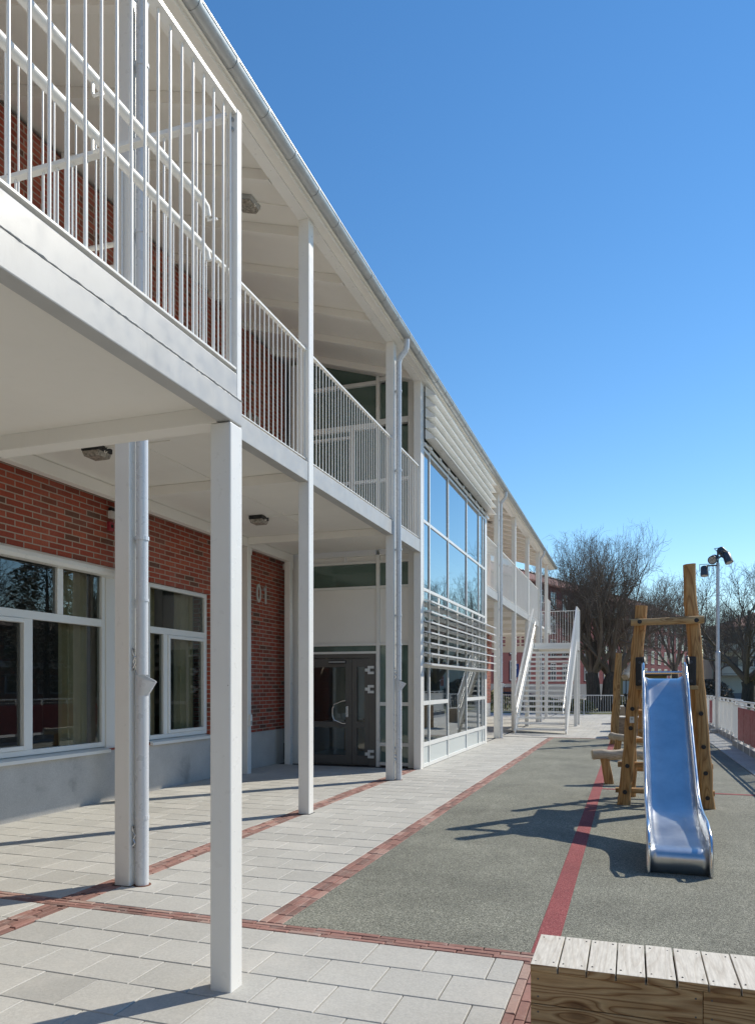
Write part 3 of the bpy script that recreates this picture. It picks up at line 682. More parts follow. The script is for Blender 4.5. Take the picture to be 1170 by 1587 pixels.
while y < Y_END - 0.1:
    if not (CY0 + 0.1 < y < CY1):
        m = MB(); x1, x0 = -3.81, WX + 0.001
        m.add([(x1, y, RZ(x1)), (x0, y, RZ(x0)), (x0, y + 0.09, RZ(x0)), (x1, y + 0.09, RZ(x1)), (x1, y, RZ(x1) + 0.12), (x0, y, RZ(x0) + 0.12), (x0, y + 0.09, RZ(x0) + 0.12), (x1, y + 0.09, RZ(x1) + 0.12)],
              [(0, 3, 2, 1), (4, 5, 6, 7), (0, 1, 5, 4), (1, 2, 6, 5), (2, 3, 7, 6), (3, 0, 4, 7)])
        m.build('rafter', 'soffit', school, bevel=0.004)
    y += 1.12
m = MB(); m.box(-3.80, -3.665, -6, Y_END - 0.02, 7.20, 7.305); m.build('eave_beam', 'white', school, bevel=0.004)
m = MB(); m.box(-3.664, -3.56, -6, Y_END - 0.01, 7.215, 7.235); m.box(-3.56, -3.54, -6, Y_END, 7.19, 7.31); m.build('fascia_board', 'soffit', school)
m = MB(); n_ = 12; gx, gz, gr = -3.463, 7.295, 0.074            # half round gutter in pieces with sockets
prof = [(gx + gr * math.cos(R(180 + 180 * k / n_)), gz + gr * math.sin(R(180 + 180 * k / n_))) for k in range(n_ + 1)]
prof += [(gx + gr + 0.006, gz + 0.004), (gx + gr + 0.006, gz + 0.014), (gx + gr - 0.008, gz + 0.014)]
prof += [(gx + (gr - 0.004) * math.cos(R(360 - 180 * k / n_)), gz + (gr - 0.004) * math.sin(R(360 - 180 * k / n_))) for k in range(n_ + 1)]
m.sweep(prof, [-6.05, Y_END + 0.04])
gut = m.build('gutter', 'galv', school, smooth=True)
yy = -5.2
while yy < Y_END:
    m = MB(); r2 = gr + 0.005
    pr = [(gx + r2 * math.cos(R(180 + 180 * k / n_)), gz + r2 * math.sin(R(180 + 180 * k / n_))) for k in range(n_ + 1)] + [(gx + (gr + 0.001) * math.cos(R(360 - 180 * k / n_)), gz + (gr + 0.001) * math.sin(R(360 - 180 * k / n_))) for k in range(n_ + 1)]
    m.sweep(pr, [yy, yy + 0.03]); m.build('gutter_bracket', 'galv', gut, smooth=True); yy += 0.62
# downpipes
CK = [4.78 + 3.362 * k for k in range(-1, 10)]                # front faces of the column row
def downpipe(yc):
    px, py, r = -3.600, yc + 0.075, 0.047
    m = MB(); m.tube([(gx, py, gz - gr + 0.005), (gx, py, 7.12), (gx - 0.02, py, 7.05), (px + 0.02, py, 6.94), (px, py, 6.86), (px, py, 1.66)], r, 16)
    d = m.build('downpipe', 'galv_white', school, smooth=True)
    m = MB(); m.tube([(px, py, 1.58), (px, py, 0.02)], r + 0.004, 16); m.tube([(px, py, 2.23), (px, py, 2.25)], r + 0.006, 16)
    m.build('lower_pipe', 'galv_white', d, smooth=True)
    m = MB()                                                  # leaf catcher: a scoop opening to the right
    n_ = 16; ringA = []; ringB = []
    for k in range(n_):
        a = 2 * math.pi * k / n_; ca, sa = math.cos(a), math.sin(a)
        ringA.append((px + (r + 0.006) * ca, py + (r + 0.006) * sa, 1.50)); out = max(0, ca)
        ringB.append((px + (r + 0.006) * ca + 0.075 * out, py + (r + 0.006 + 0.012 * out) * sa, 1.70 - 0.10 * (0.5 + 0.5 * ca)))
    inn = [(px + (x - px) * 0.94, py + (y_ - py) * 0.94, z) for x, y_, z in ringB]
    low = [(px + (x - px) * 0.9, py + (y_ - py) * 0.9, z) for x, y_, z in ringA]
    vs = ringA + ringB + inn + low; fs = []
    for s_ in range(3):
        for k in range(n_):
            k2 = (k + 1) % n_; fs.append((s_ * n_ + k, s_ * n_ + k2, (s_ + 1) * n_ + k2, (s_ + 1) * n_ + k))
    m.add(vs, fs); m.build('leaf_catcher', 'galv_white', d, smooth=True)
    for z in (0.55, 2.72, 3.8, 5.1, 6.4):
        m = MB(); m.tube([(px, py, z - 0.015), (px, py, z + 0.015)], r + 0.008, 16); m.box(-3.665, px - r, py - 0.012, py + 0.012, z - 0.012, z + 0.012); m.build('pipe_clamp', 'galv_white', d)
    return d
for k in (1, 3, 6, 9): downpipe(CK[k])

# ------------------------------------------------------------------ access gallery
gal = thing('access_gallery', (-3.73, 20, 0), 'white steel access gallery on slim columns along the brick school', 'gallery')
GY0, GY1 = -6.0, Y_END - 0.2
BL = (CY0 - 0.17, CY1 + 0.27)                                 # interrupted by the stair block
m = MB(); m.box(WX + 0.002, -3.80, GY0, EY - 0.14, 4.17, 4.26); m.box(WX + 0.002, -3.80, CY1 + 0.34, GY1, 4.17, 4.26)
m.build('walkway_slab', 'soffit', gal)
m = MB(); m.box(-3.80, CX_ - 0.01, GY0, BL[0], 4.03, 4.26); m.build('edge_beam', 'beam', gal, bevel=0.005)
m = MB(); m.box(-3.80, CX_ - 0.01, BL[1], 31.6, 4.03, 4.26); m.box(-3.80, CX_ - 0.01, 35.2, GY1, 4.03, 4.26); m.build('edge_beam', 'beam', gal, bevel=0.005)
m = MB(); m.box(-6.46, -6.34, GY0, EY - 0.15, 4.01, 4.165); m.box(-6.46, -6.34, CY1 + 0.36, GY1, 4.01, 4.165); m.build('wall_beam', 'soffit', gal, bevel=0.005)
SEC = 0.14
m = MB(); m.box(-3.80, CX_, CK[0], CK[0] + SEC, 0, 7.2); c0 = m.build('column', 'white', gal, bevel=0.008)
for k in (1, 2, 3, 6, 7, 8, 9, 10):
    c = repeat_part(c0, (0, CK[k] - CK[0], 0))
for (a, b) in ((13.15, 13.31), (19.51, 19.75)):
    m = MB(); m.box(-3.80, CX_, a, b, 0, 7.2); m.build('column', 'white', gal, bevel=0.008)
for y in [CK[k] for k in (0, 1, 2, 3, 6, 7, 8, 9, 10)]:
    m = MB(); m.box(-6.339, -3.801, y + 0.02, y + 0.12, 4.05, 4.168); m.build('cross_beam', 'soffit', gal, bevel=0.004)
for y in (CK[1], CK[2], CK[3], 13.2, CK[6], CK[7], CK[8]):
    m = MB(); m.box(-6.46, -6.34, y + 0.0, y + 0.13, 0, 4.009); m.box(-6.56, -6.34, y + 0.13, y + 0.16, 3.88, 4.0); m.build('wall_post', 'white', gal, bevel=0.006)
# hooks on the first and third columns
for y in (CK[1], CK[3]):
    for z in (0.40, 1.78):
        m = MB(); x = CX_
        m.box(x, x + 0.012, y + 0.02, y + 0.045, z - 0.085, z - 0.06); m.box(x, x + 0.012, y + 0.02, y + 0.045, z + 0.06, z + 0.085)
        m.tube([(x + 0.008, y + 0.03, z - 0.07), (x + 0.03, y + 0.03, z - 0.045), (x + 0.012, y + 0.03, z - 0.015), (x + 0.035, y + 0.03, z + 0.015), (x + 0.012, y + 0.03, z + 0.04), (x + 0.008, y + 0.03, z + 0.07)], 0.006, 6)
        m.build('hook', 'chrome', gal)
# railing bays
def railing(parent, p, q, z0, z1, mat='white', sp=0.105, bal=0.0072, rail_w=0.045, rail_h=0.012, name='railing'):
    """flat top and bottom rail as the part, each baluster a sub-part"""
    p, q = Vector((p[0], p[1], 0)), Vector((q[0], q[1], 0)); L = (q - p).length; d = (q - p) / L
    up = Vector((0, 0, 1))
    m = MB(); m.bar(p + up * z1, q + up * z1, rail_w, rail_h * 2); m.bar(p + up * z0, q + up * z0, rail_w, rail_h)
    for t in (0.02, L - 0.02):
        a = p + d * t; m.tube([a + up * z0, a + up * z1], bal, 8)
    r = m.build(name, mat, parent, bevel=0.002)
    n = max(1, int(round(L / sp))); b0 = None
    for k in range(1, n):
        a = p + d * (L * k / n)
        if b0 is None:
            mb = MB(); mb.tube([a + up * (z0 + rail_h / 2), a + up * (z1 - rail_h)], bal, 8); b0 = mb.build('baluster', mat, r, smooth=True); a0 = a
        else: repeat_part(b0, a - a0)
    return r
for k in (1, 3, 6, 9):
    m = MB(); m.tube([(-3.6, CK[k] + 0.075, 0.012), (-3.6, CK[k] + 0.075, 0.0262)], 0.068, 20); m.build('base_ring', 'rust', gal)
for y in [CK[k] for k in (1, 2, 3, 6, 7)]:
    m = MB(); m.box(-3.815, CX_ + 0.014, y - 0.014, y + SEC + 0.014, 0.01, 0.0245); m.build('base_joint', 'joint', gal)
m = MB(); m.tube([(-4.98, -3, 4.163), (-4.98, 5.9, 4.163), (-4.98, 12.4, 4.163)], 0.006, 6)
m.tube([(-4.98, 6.63, 4.163), (-5.4, 6.63, 4.163)], 0.006, 6); m.tube([(-4.98, 10.15, 4.163), (-5.3, 10.15, 4.163)], 0.006, 6); m.build('conduit', 'soffit', gal)
RXG = -3.715
bays = [(CK[0] + SEC, CK[1]), (CK[1] + SEC, CK[2]), (CK[2] + SEC, CK[3]), (CK[3] + SEC, 13.15), (19.76, CK[6]), (CK[6] + SEC, CK[7]), (CK[7] + SEC, CK[8]), (CK[8] + SEC, CK[9] - 0.12), (CK[10] + SEC, GY1)]
for a, b in bays: railing(gal, (RXG, a), (RXG, b), 4.30, 5.62)
railing(gal, (RXG - 0.03, GY1 - 0.02), (-6.6, GY1 - 0.02), 4.30, 5.62)
# short handrail pair behind the first column
m = MB()
for z in (5.22, 5.03):
    m.tube([(-3.82, CK[1] + 0.3, z), (-4.42, CK[1] + 0.3, z + 0.02), (-4.47, CK[1] + 0.3, z), (-4.48, CK[1] + 0.3, z - 0.05)], 0.021, 10)
    m.tube([(-3.79, CK[1] + 0.15, z - 0.06), (-3.83, CK[1] + 0.3, z - 0.05), (-3.83, CK[1] + 0.3, z)], 0.008, 6)
m.build('handrail', 'white', gal, smooth=True)
# slotted end screen under the far end of the gallery
m = MB(); x0, x1, y0, y1 = -6.6, -3.82, Y_END - 0.10, Y_END - 0.04
m.box(x0, x1, y0, y1, 3.20, 3.52); m.box(x0, x1, y0, y1, 3.60, 3.66); m.box(x0, x1, y0, y1, 3.84, 3.90); m.box(x0, x1, y0, y1, 3.98, 4.168)
k = 0; x = x0
while x < x1:
    m.box(x, min(x + 0.07, x1), y0 + 0.003, y1 - 0.003, 3.52, 3.60); m.box(x, min(x + 0.07, x1), y0 + 0.003, y1 - 0.003, 3.66, 3.84); m.box(x, min(x + 0.07, x1), y0 + 0.003, y1 - 0.003, 3.90, 3.98)
    x += 0.23; k += 1
    if k % 4 == 0: m.box(x - 0.16, min(x + 0.05, x1), y0 + 0.004, y1 - 0.004, 3.521, 3.979)
m.build('slotted_screen', 'cream', gal)

# ------------------------------------------------------------------ outside staircases
def staircase(y_l, y_e, name_label):
    """landing front edge at y_l, flight descends towards -y"""
    st = thing('outside_staircase', (-2.8, y_l, 0), name_label, 'staircase', 'outside staircases on the gallery')
    X0, X1 = -3.58, -1.91; LZ = 3.18
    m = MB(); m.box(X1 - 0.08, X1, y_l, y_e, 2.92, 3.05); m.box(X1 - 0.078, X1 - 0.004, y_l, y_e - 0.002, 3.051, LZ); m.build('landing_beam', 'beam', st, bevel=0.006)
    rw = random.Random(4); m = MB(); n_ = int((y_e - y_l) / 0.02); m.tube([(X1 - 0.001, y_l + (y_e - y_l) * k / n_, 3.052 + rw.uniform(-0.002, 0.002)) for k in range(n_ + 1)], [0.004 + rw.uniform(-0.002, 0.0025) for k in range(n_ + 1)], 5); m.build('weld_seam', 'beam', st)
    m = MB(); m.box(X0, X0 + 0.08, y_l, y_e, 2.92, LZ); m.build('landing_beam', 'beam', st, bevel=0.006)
    m = MB(); m.box(X0 + 0.081, X1 - 0.081, y_e - 0.12, y_e, 2.915, LZ - 0.01); m.build('landing_beam', 'soffit', st, bevel=0.006)
    m = MB(); m.box(X0 + 0.081, X1 - 0.081, y_l, y_l + 0.06, 2.95, LZ - 0.002); m.build('landing_beam', 'white', st, bevel=0.006)
    m = MB(); m.box(X0 + 0.081, X1 - 0.081, y_l + 0.061, y_e - 0.121, 3.0, LZ - 0.02); m.build('landing_deck', 'soffit', st)
    m = MB(); m.box(X1 - 0.12, X1, y_e - 0.12, y_e, 0, 2.914); m.build('column', 'white', st, bevel=0.008)
    if y_l > 10:
        m = MB(); m.box(X1 - 0.12, X1, y_l - 0.02, y_l + 0.10, 0, 2.915); m.build('column', 'white', st, bevel=0.008)
    m = MB(); m.box(X1 - 0.052, X1 - 0.002, y_e - 0.05, y_e - 0.004, LZ - 0.16, 4.545); m.build('rail_post', 'white', st, bevel=0.004)
    railing(st, (X1 - 0.03, y_l), (X1 - 0.03, y_e - 0.052), 3.205, 4.53, sp=0.092, bal=0.0068, rail_w=0.05)
    railing(st, (X1 - 0.053, y_e - 0.03), (X0, y_e - 0.03), 3.215, 4.53, sp=0.098, bal=0.0065)
    for bz in (4.49, 4.44):
        m = MB(); m.tube([(X1 - 0.027, y_e - 0.062, bz), (X1 - 0.027, y_e - 0.05, bz)], 0.009, 8); m.build('bolt', 'galv', st)
    # two handrails on the inner side, joined by a loop at the end
    hx = X1 - 0.085
    m = MB()
    for z in (3.965, 3.745):
        m.tube([(hx, y_l - 0.05, z), (hx, y_e - 0.26, z), (hx, y_e - 0.215, z - 0.012), (hx, y_e - 0.20, z - 0.05)], 0.0215, 12)
    m.tube([(hx, y_e - 0.20, 3.72), (hx, y_e - 0.195, 3.70), (hx + 0.05, y_e - 0.19, 3.70)], 0.007, 6)
    m.tube([(hx, y_e - 0.20, 3.935), (hx, y_e - 0.195, 3.90), (hx + 0.05, y_e - 0.19, 3.90)], 0.007, 6)
    for yy in (y_l + 0.25, y_l + 0.83):
        for z in (3.965, 3.745): m.tube([(hx + 0.05, yy, z - 0.075), (hx + 0.005, yy, z - 0.075), (hx, yy, z - 0.06), (hx, yy, z - 0.01)], 0.0065, 6)
    m.build('handrail', 'white', st, smooth=True)
    NR = 18; rise = LZ / NR; run = 0.268; yb = y_l - run * (NR - 1)
    for x in (X0 + 0.03, X1 - 0.03):
        m = MB(); m.bar((x, yb - 0.16, 0.02), (x, y_l, LZ - 0.05), 0.05, 0.24, up=(0, 0, 1)); m.build('stringer', 'white', st, bevel=0.004)
        m = MB(); sl = Vector((0, run, rise))
        a = Vector((x, yb - 0.1, 0.1)); b = Vector((x, y_l, LZ + 0.02))
        m.bar(a + Vector((0, 0, 1.12)), b + Vector((0, 0, 1.30)), 0.05, 0.03); m.bar(a + Vector((0, 0, 0.16)), b + Vector((0, 0, 0.1)), 0.045, 0.02)
        m.box(x - 0.03, x + 0.03, yb - 0.13, yb - 0.07, 0, 1.24)
        r = m.build('stair_railing', 'white', st, bevel=0.003)
        n = 46; b0 = None
        for k in range(1, n):
            q = a + (b - a) * k / n
            if b0 is None: mb = MB(); mb.tube([q + Vector((0, 0, 0.16)), q + Vector((0, 0, 1.15))], 0.009, 6); b0 = mb.build('baluster', 'white', r); q0 = q
            else: repeat_part(b0, q - q0)
        m = MB(); hx2 = x + (0.08 if x < -2.5 else -0.08)
        for h in (0.72, 0.92): m.tube([(hx2, yb - 0.35, 0.1 + h - 0.14), (hx2, yb - 0.15, 0.08 + h), (hx2, y_l, LZ + h - 0.1)], 0.021, 8)
        m.tube([(hx2, yb - 0.35, 0.1 + 0.58), (hx2, yb - 0.42, 0.1 + 0.62), (hx2, yb - 0.42, 0.1 + 0.74), (hx2, yb - 0.35, 0.1 + 0.78)], 0.02, 8)
        m.build('handrail', 'white', st, smooth=True)
    t0 = None
    for k in range(1, NR):
        z = rise * k; y = yb + run * (k - 1)
        if t0 is None:
            m = MB(); m.box(X0 + 0.056, X1 - 0.056, y - 0.02, y + run, z - 0.06, z); t0 = m.build('tread', 'white', st, bevel=0.004); z0, y0 = z, y
        else: repeat_part(t0, (0, y - y0, z - z0))
    return st
staircase(1.55, 3.41, 'white steel stair landing with barred railing on the near square column')
staircase(28.75, 30.31, 'far white steel staircase with open treads rising to the gallery')

# ------------------------------------------------------------------ lamps, numbers, detector
def bulkhead(loc, label, tilt=0.0, base='black'):
    t = thing('bulkhead_lamp', loc, label, 'lamp', 'lamps on the white soffits'); x, y, z = loc
    m = MB(); m.box(x - 0.115, x + 0.115, y - 0.115, y + 0.115, z - 0.055, z); m.build('lamp_base', base, t, bevel=0.006)
    m = MB(); a, b = 0.113, 0.095
    m.add([(x - a, y - a, z - 0.056), (x + a, y - a, z - 0.056), (x + a, y + a, z - 0.056), (x - a, y + a, z - 0.056), (x - b, y - b, z - 0.115), (x + b, y - b, z - 0.115), (x + b, y + b, z - 0.115), (x - b, y + b, z - 0.115)],
          [(0, 1, 2, 3), (7, 6, 5, 4), (1, 0, 4, 5), (2, 1, 5, 6), (3, 2, 6, 7), (0, 3, 7, 4)])
    m.build('lens', 'lens', t, bevel=0.012)
    m = MB(); 
    for s_ in (-1, 1): m.tube([(x + s_ * 0.12, y - 0.02, z - 0.05), (x + s_ * 0.1, y, z - 0.075), (x + s_ * 0.12, y + 0.02, z - 0.05)], 0.006, 6)
    m.tube([(x + 0.12, y + 0.02, z - 0.015), (x + 0.35, y + 0.05, z - 0.008), (x + 0.9, y + 0.05, z - 0.006)], 0.005, 6)
    m.build('cable', 'soffit', t)
    t.rotation_euler = (0, tilt, 0); return t
bulkhead((-5.50, 6.63, 4.168), 'black square lamp on the soffit nearest the big window')
bulkhead((-5.40, 10.15, 4.168), 'black square lamp on the ground floor soffit before the number 01')
bulkhead((-4.40, 8.0, RZ(-4.4) + 0.119), 'grey caged lamp under the sloping roof soffit of the upper gallery', math.atan(PIT), 'galv')
bulkhead((-4.9, 27.0, RZ(-4.9) + 0.119), 'small far lamp under the roof beyond the glazed block', math.atan(PIT))
def stroke(m, pts, w, x0, x1, closed=False):
    """a flat letter stroke on the wall plane: pts are (y, z)"""
    pts = [Vector(p) for p in pts]; n = len(pts); L = []; Rr = []
    for i, p in enumerate(pts):
        a = pts[(i - 1) % n] if closed or i > 0 else p; b = pts[(i + 1) % n] if closed or i < n - 1 else p
        d = (b - a).normalized(); nn = Vector((-d.y, d.x)); L.append(p + nn * w / 2); Rr.append(p - nn * w / 2)
    for i in range(n if closed else n - 1):
        j_ = (i + 1) % n; q = [L[i], Rr[i], Rr[j_], L[j_]]
        m.add([(x0, *c) for c in q] + [(x1, *c) for c in q], [(0, 1, 2, 3), (7, 6, 5, 4), (1, 0, 4, 5), (2, 1, 5, 6), (3, 2, 6, 7), (0, 3, 7, 4)])
def digit(ch, y, z, h, par):
    m = MB(); w = h * 0.5; t = h * 0.13; x0, x1 = WX + 0.003, WX + 0.022
    if ch == '0': stroke(m, [(y + w / 2 + (w - t) / 2 * math.cos(a), z + h / 2 + (h - t) / 2 * math.sin(a)) for a in [2 * math.pi * k / 28 for k in range(28)]], t, x0, x1, True)
    if ch == '1': stroke(m, [(y + w * 0.62, z), (y + w * 0.62, z + h)], t, x0, x1); stroke(m, [(y + w * 0.62, z + h - t * 0.4), (y + w * 0.2, z + h * 0.72)], t * 0.9, x0, x1)
    if ch == '3':
        stroke(m, [(y + w / 2 + (w - t) / 2 * math.cos(a), z + h * 0.28 + (h * 0.56 - t) / 2 * math.sin(a)) for a in [R(-160 + 250 * k / 14) for k in range(15)]], t, x0, x1)
        stroke(m, [(y + w / 2 + (w - t) / 2 * 0.9 * math.cos(a), z + h * 0.74 + (h * 0.5 - t) / 2 * math.sin(a)) for a in [R(-90 + 250 * k / 14) for k in range(15)]], t, x0, x1)
    return m.build('digit', 'chrome_white', par)
ns = thing('house_number', (WX, 12.4, 3.1), 'metal number 01 on the brick wall beside the entrance', 'number')
digit('0', 12.40, 3.14, 0.35, ns); digit('1', 12.66, 3.14, 0.35, ns)
ns = thing('house_number', (WX, 12.1, 6.2), 'metal number 03 on the upper brick wall behind the railing', 'number')
digit('0', 12.05, 6.30, 0.35, ns); digit('3', 12.30, 6.30, 0.35, ns)
t = thing('wall_sensor', (WX, 8.3, 3.8), 'small white box sensor high on the brick wall by the first column', 'sensor')
m = MB(); m.box(WX + 0.002, WX + 0.06, 8.24, 8.34, 3.83, 3.93); m.build('housing', 'white', t, bevel=0.006)
m = MB(); m.box(WX + 0.002, WX + 0.05, 8.25, 8.33, 3.932, 3.975); m.build('eye', 'black', t, bevel=0.004)
t = thing('alarm_box', (WX, 8.25, 3.66), 'small red alarm box on the brick wall above the panel', 'alarm')
m = MB(); m.box(WX + 0.002, WX + 0.05, 8.22, 8.32, 3.66, 3.78); m.build('housing', 'red_panel', t, bevel=0.008)
m = MB(); m.box(WX + 0.05, WX + 0.055, 8.25, 8.29, 3.70, 3.74); m.build('lens', 'black', t)
t = thing('socket_box', (-6.34, 12, 1), 'small grey socket box on the wall post beside number 01', 'socket')
m = MB(); m.box(-6.339, -6.30, CK[3] + 0.02, CK[3] + 0.10, 0.86, 1.06); m.build('housing', 'white', t, bevel=0.006)
m = MB(); m.box(-6.30, -6.296, CK[3] + 0.035, CK[3] + 0.085, 0.88, 0.95); m.build('cover', 'galv', t)

# ------------------------------------------------------------------ slide with its posts
sl = thing('playground_slide', (0.4, 9, 0.02), 'steel slide hung between two tall rough wooden posts', 'slide')
def rough_post(name, parent, a, b, wa, wb, mat='post_wood', seed=1, n=11, amp=0.012, seg=12):
    """a split-log post: wavy, squarish, its top cut flat"""
    rnd = random.Random(seed); a, b = Vector(a), Vector(b); d = (b - a).normalized()
    ref = Vector((1, 0, 0)) if abs(d.x) < 0.8 else Vector((0, 0, 1))
    u = (ref - d * ref.dot(d)).normalized(); w = d.cross(u); vs = []; fs = []; K = seg
    off = Vector((0, 0, 0)); prof = [1 + rnd.uniform(-0.05, 0.05) for _ in range(K)]
    for i in range(n):
        t = i / (n - 1); hw = (wa + (wb - wa) * t) / 2 * (1 + rnd.uniform(-0.05, 0.05))
        off = off * 0.7 + Vector((rnd.uniform(-amp, amp), rnd.uniform(-amp, amp), 0)) * (0 if i in (0,) else 1)
        c = a + (b - a) * t + off
        for k in range(K):
            th = 2 * math.pi * k / K; ca, sa = math.cos(th), math.sin(th)
            s_ = (abs(ca) ** 5 + abs(sa) ** 5) ** (-0.2)
            q = prof[k] * hw * s_ * 0.97
            vs.append(c + u * ca * q + w * sa * q)
    for i in range(n - 1):
        for k in range(K): fs.append((i * K + k, i * K + (k + 1) % K, (i + 1) * K + (k + 1) % K, (i + 1) * K + k))
    fs += [tuple(reversed(range(K))), tuple(range((n - 1) * K, n * K))]
    m = MB(); m.add(vs, fs); return m.build(name, mat, parent, smooth=True)
PYF = 10.2
LB, LT = Vector((-0.09, PYF, 0)), Vector((0.13, PYF + 0.02, 2.61)); RB, RT = Vector((0.92, PYF, 0)), Vector((0.70, PYF + 0.02, 3.12))
pl = rough_post('post', sl, LB, LT, 0.165, 0.15, seed=3); pr_ = rough_post('post', sl, RB, RT, 0.19, 0.145, seed=8, n=14, amp=0.016)
at = lambda A, B, z: A + (B - A) * (z / B.z)
def bolts(par, A, B, zs, r=0.028):
    for z in zs:
        c = at(A, B, z); m = MB(); m.tube([(c.x, c.y - 0.10, z), (c.x, c.y - 0.079, z), (c.x, c.y - 0.074, z)], [r, r, r * 0.6], 12); m.build('bolt', 'black', par)
bolts(pl, LB, LT, (0.19, 0.53, 1.02, 1.27)); bolts(pr_, RB, RT, (0.16, 0.47, 0.80, 1.22))
cb = rough_post('crossbar', sl, (0.0, PYF - 0.12, 2.385), (0.86, PYF - 0.12, 2.40), 0.085, 0.095, 'rail_wood', 5, 9, 0.006)
for x in (0.105, 0.775):
    m = MB(); m.tube([(x, PYF - 0.175, 2.39), (x, PYF - 0.158, 2.39)], 0.028, 12); m.build('bolt', 'black', cb)
for z, s_ in ((0.19, 11), (0.53, 12)):
    a, b = at(LB, LT, z), at(RB, RT, z)
    rough_post('rung', sl, (a.x - 0.12, PYF + 0.10, z), (b.x + 0.1, PYF + 0.10, z + 0.01), 0.075, 0.075, 'rail_wood', s_, 8, 0.006)
m = MB(); m.tube([(0.1, PYF - 0.02, 1.74), (0.8, PYF - 0.02, 1.74)], 0.018, 10); m.build('grab_bar', 'chrome', sl, smooth=True)
m = MB(); m.box(0.06, 0.78, PYF - 0.35, PYF + 0.65, 1.52, 1.57); m.build('platform', 'rail_wood', sl, bevel=0.006)
for xx, sd in ((0.0, 21), (0.82, 22)):
    rough_post('post', sl, (xx, PYF + 0.75, 0), (xx + (0.06 if xx < 0.4 else -0.06), PYF + 0.75, 1.9), 0.14, 0.12, seed=sd)
for z, s_ in ((0.4, 31), (0.8, 32), (1.2, 33)):
    rough_post('rung', sl, (-0.06, PYF + 0.84, z), (0.88, PYF + 0.84, z), 0.07, 0.07, 'rail_wood', s_, 7, 0.005)
# chute: (y, z) of the bed and of the side wall tops
bed = [(10.0, 1.66), (9.75, 1.66), (9.60, 1.635), (9.45, 1.55)]
for k in range(1, 11): bed.append((9.45 - 1.62 * k / 10, 1.55 - 1.18 * k / 10))
bed += [(7.70, 0.315), (7.55, 0.275), (7.38, 0.250), (7.15, 0.238), (6.90, 0.232), (6.72, 0.228), (6.64, 0.222), (6.585, 0.205), (6.555, 0.175), (6.55, 0.14), (6.55, 0.03)]
X0s, X1s = 0.155, 0.60
m = MB(); NX = 9; vs = []; fs = []
for (y, z) in bed:
    for k in range(NX):
        t = k / (NX - 1); e = min(t, 1 - t) * (X1s - X0s); lift = 0.03 * max(0, 1 - e / 0.06) ** 2 if z > 0.23 else 0
        vs.append((X0s + (X1s - X0s) * t, y, z + lift))
for i in range(len(bed) - 1):
    for k in range(NX - 1): fs.append((i * NX + k, (i + 1) * NX + k, (i + 1) * NX + k + 1, i * NX + k + 1))
m.add(vs, fs); ch = m.build('chute', 'steel', sl, smooth=True)
so = ch.modifiers.new('solid', 'SOLIDIFY'); so.thickness = 0.004; so.offset = -1
def wall_top(y, z):
    if y > 9.5: return 1.84
    if y < 6.9: return max(0.06, 0.40 - (6.9 - y) * 0.55) if y > 6.6 else 0.16
    return z + 0.17 + (0.06 if y > 9 else 0)
for x, sgn in ((X0s, -1), (X1s, 1)):
    m = MB(); pts = [(y, z) for y, z in bed if y > 6.56]
    top = [(y, wall_top(y, z)) for y, z in pts]
    vs = []; fs = []; o_ = sgn * 0.012
    for (y, z), (_, t) in zip(pts, top): vs += [(x, y, z - 0.05), (x + o_, y, t), (x + o_ + sgn * 0.006, y, t), (x + sgn * 0.006, y, z - 0.06)]
    for i in range(len(pts) - 1):
        for k in range(4): fs.append((i * 4 + k, i * 4 + (k + 1) % 4, (i + 1) * 4 + (k + 1) % 4, (i + 1) * 4 + k))
    fs += [(0, 1, 2, 3), tuple((len(pts) - 1) * 4 + k for k in (3, 2, 1, 0))]
    m.add(vs, fs); m.build('side_wall', 'steel', sl)
    m = MB(); m.box(min(x, x + sgn * 0.014), max(x, x + sgn * 0.014), 6.535, 6.80, 0.025, 0.27); m.build('end_cheek', 'steel', sl)
    m = MB(); tp = [(x + o_ + sgn * 0.004, y, t) for y, t in top if y > 6.72]
    tp += [(x + o_ + sgn * 0.004, 6.62, 0.34), (x + o_ + sgn * 0.004, 6.56, 0.28), (x + o_ + sgn * 0.004, 6.535, 0.20), (x + o_ + sgn * 0.004, 6.53, 0.025)]
    m.tube(tp, 0.017, 12); m.build('side_rail', 'steel_rail', sl, smooth=True)
for x0, x1, sgn in ((0.055, 0.165, -1), (0.655, 0.775, 1)):
    m = MB(); m.box(x0, x1, PYF - 0.125, PYF - 0.095, 1.57, 1.94)
    pb = m.build('bracket_plate', 'black', sl, bevel=0.02, seg=3)
    m = MB(); xx = x1 - 0.01 if sgn < 0 else x0 + 0.01
    m.tube([(xx, PYF - 0.10, 1.925), (xx, PYF - 0.2, 1.925), (xx, PYF - 0.3, 1.89), (xx, PYF - 0.34, 1.83)], 0.022, 8); m.build('rail_cap', 'black', pb, smooth=True)
    for z in (1.63, 1.87):
        m = MB(); m.tube([((x0 + x1) / 2, PYF - 0.138, z), ((x0 + x1) / 2, PYF - 0.122, z)], 0.02, 10); m.build('bolt', 'lamp_grey', pb)
m = MB(); c = at(LB, LT, 1.12); m.box(c.x - 0.02, c.x + 0.035, c.y - 0.092, c.y - 0.088, 1.09, 1.17); m.build('sticker', 'label_white', pl)
m = MB(); m.box(c.x - 0.005, c.x + 0.02, c.y - 0.094, c.y - 0.0922, 1.125, 1.155); m.build('sticker_mark', 'galv', pl)

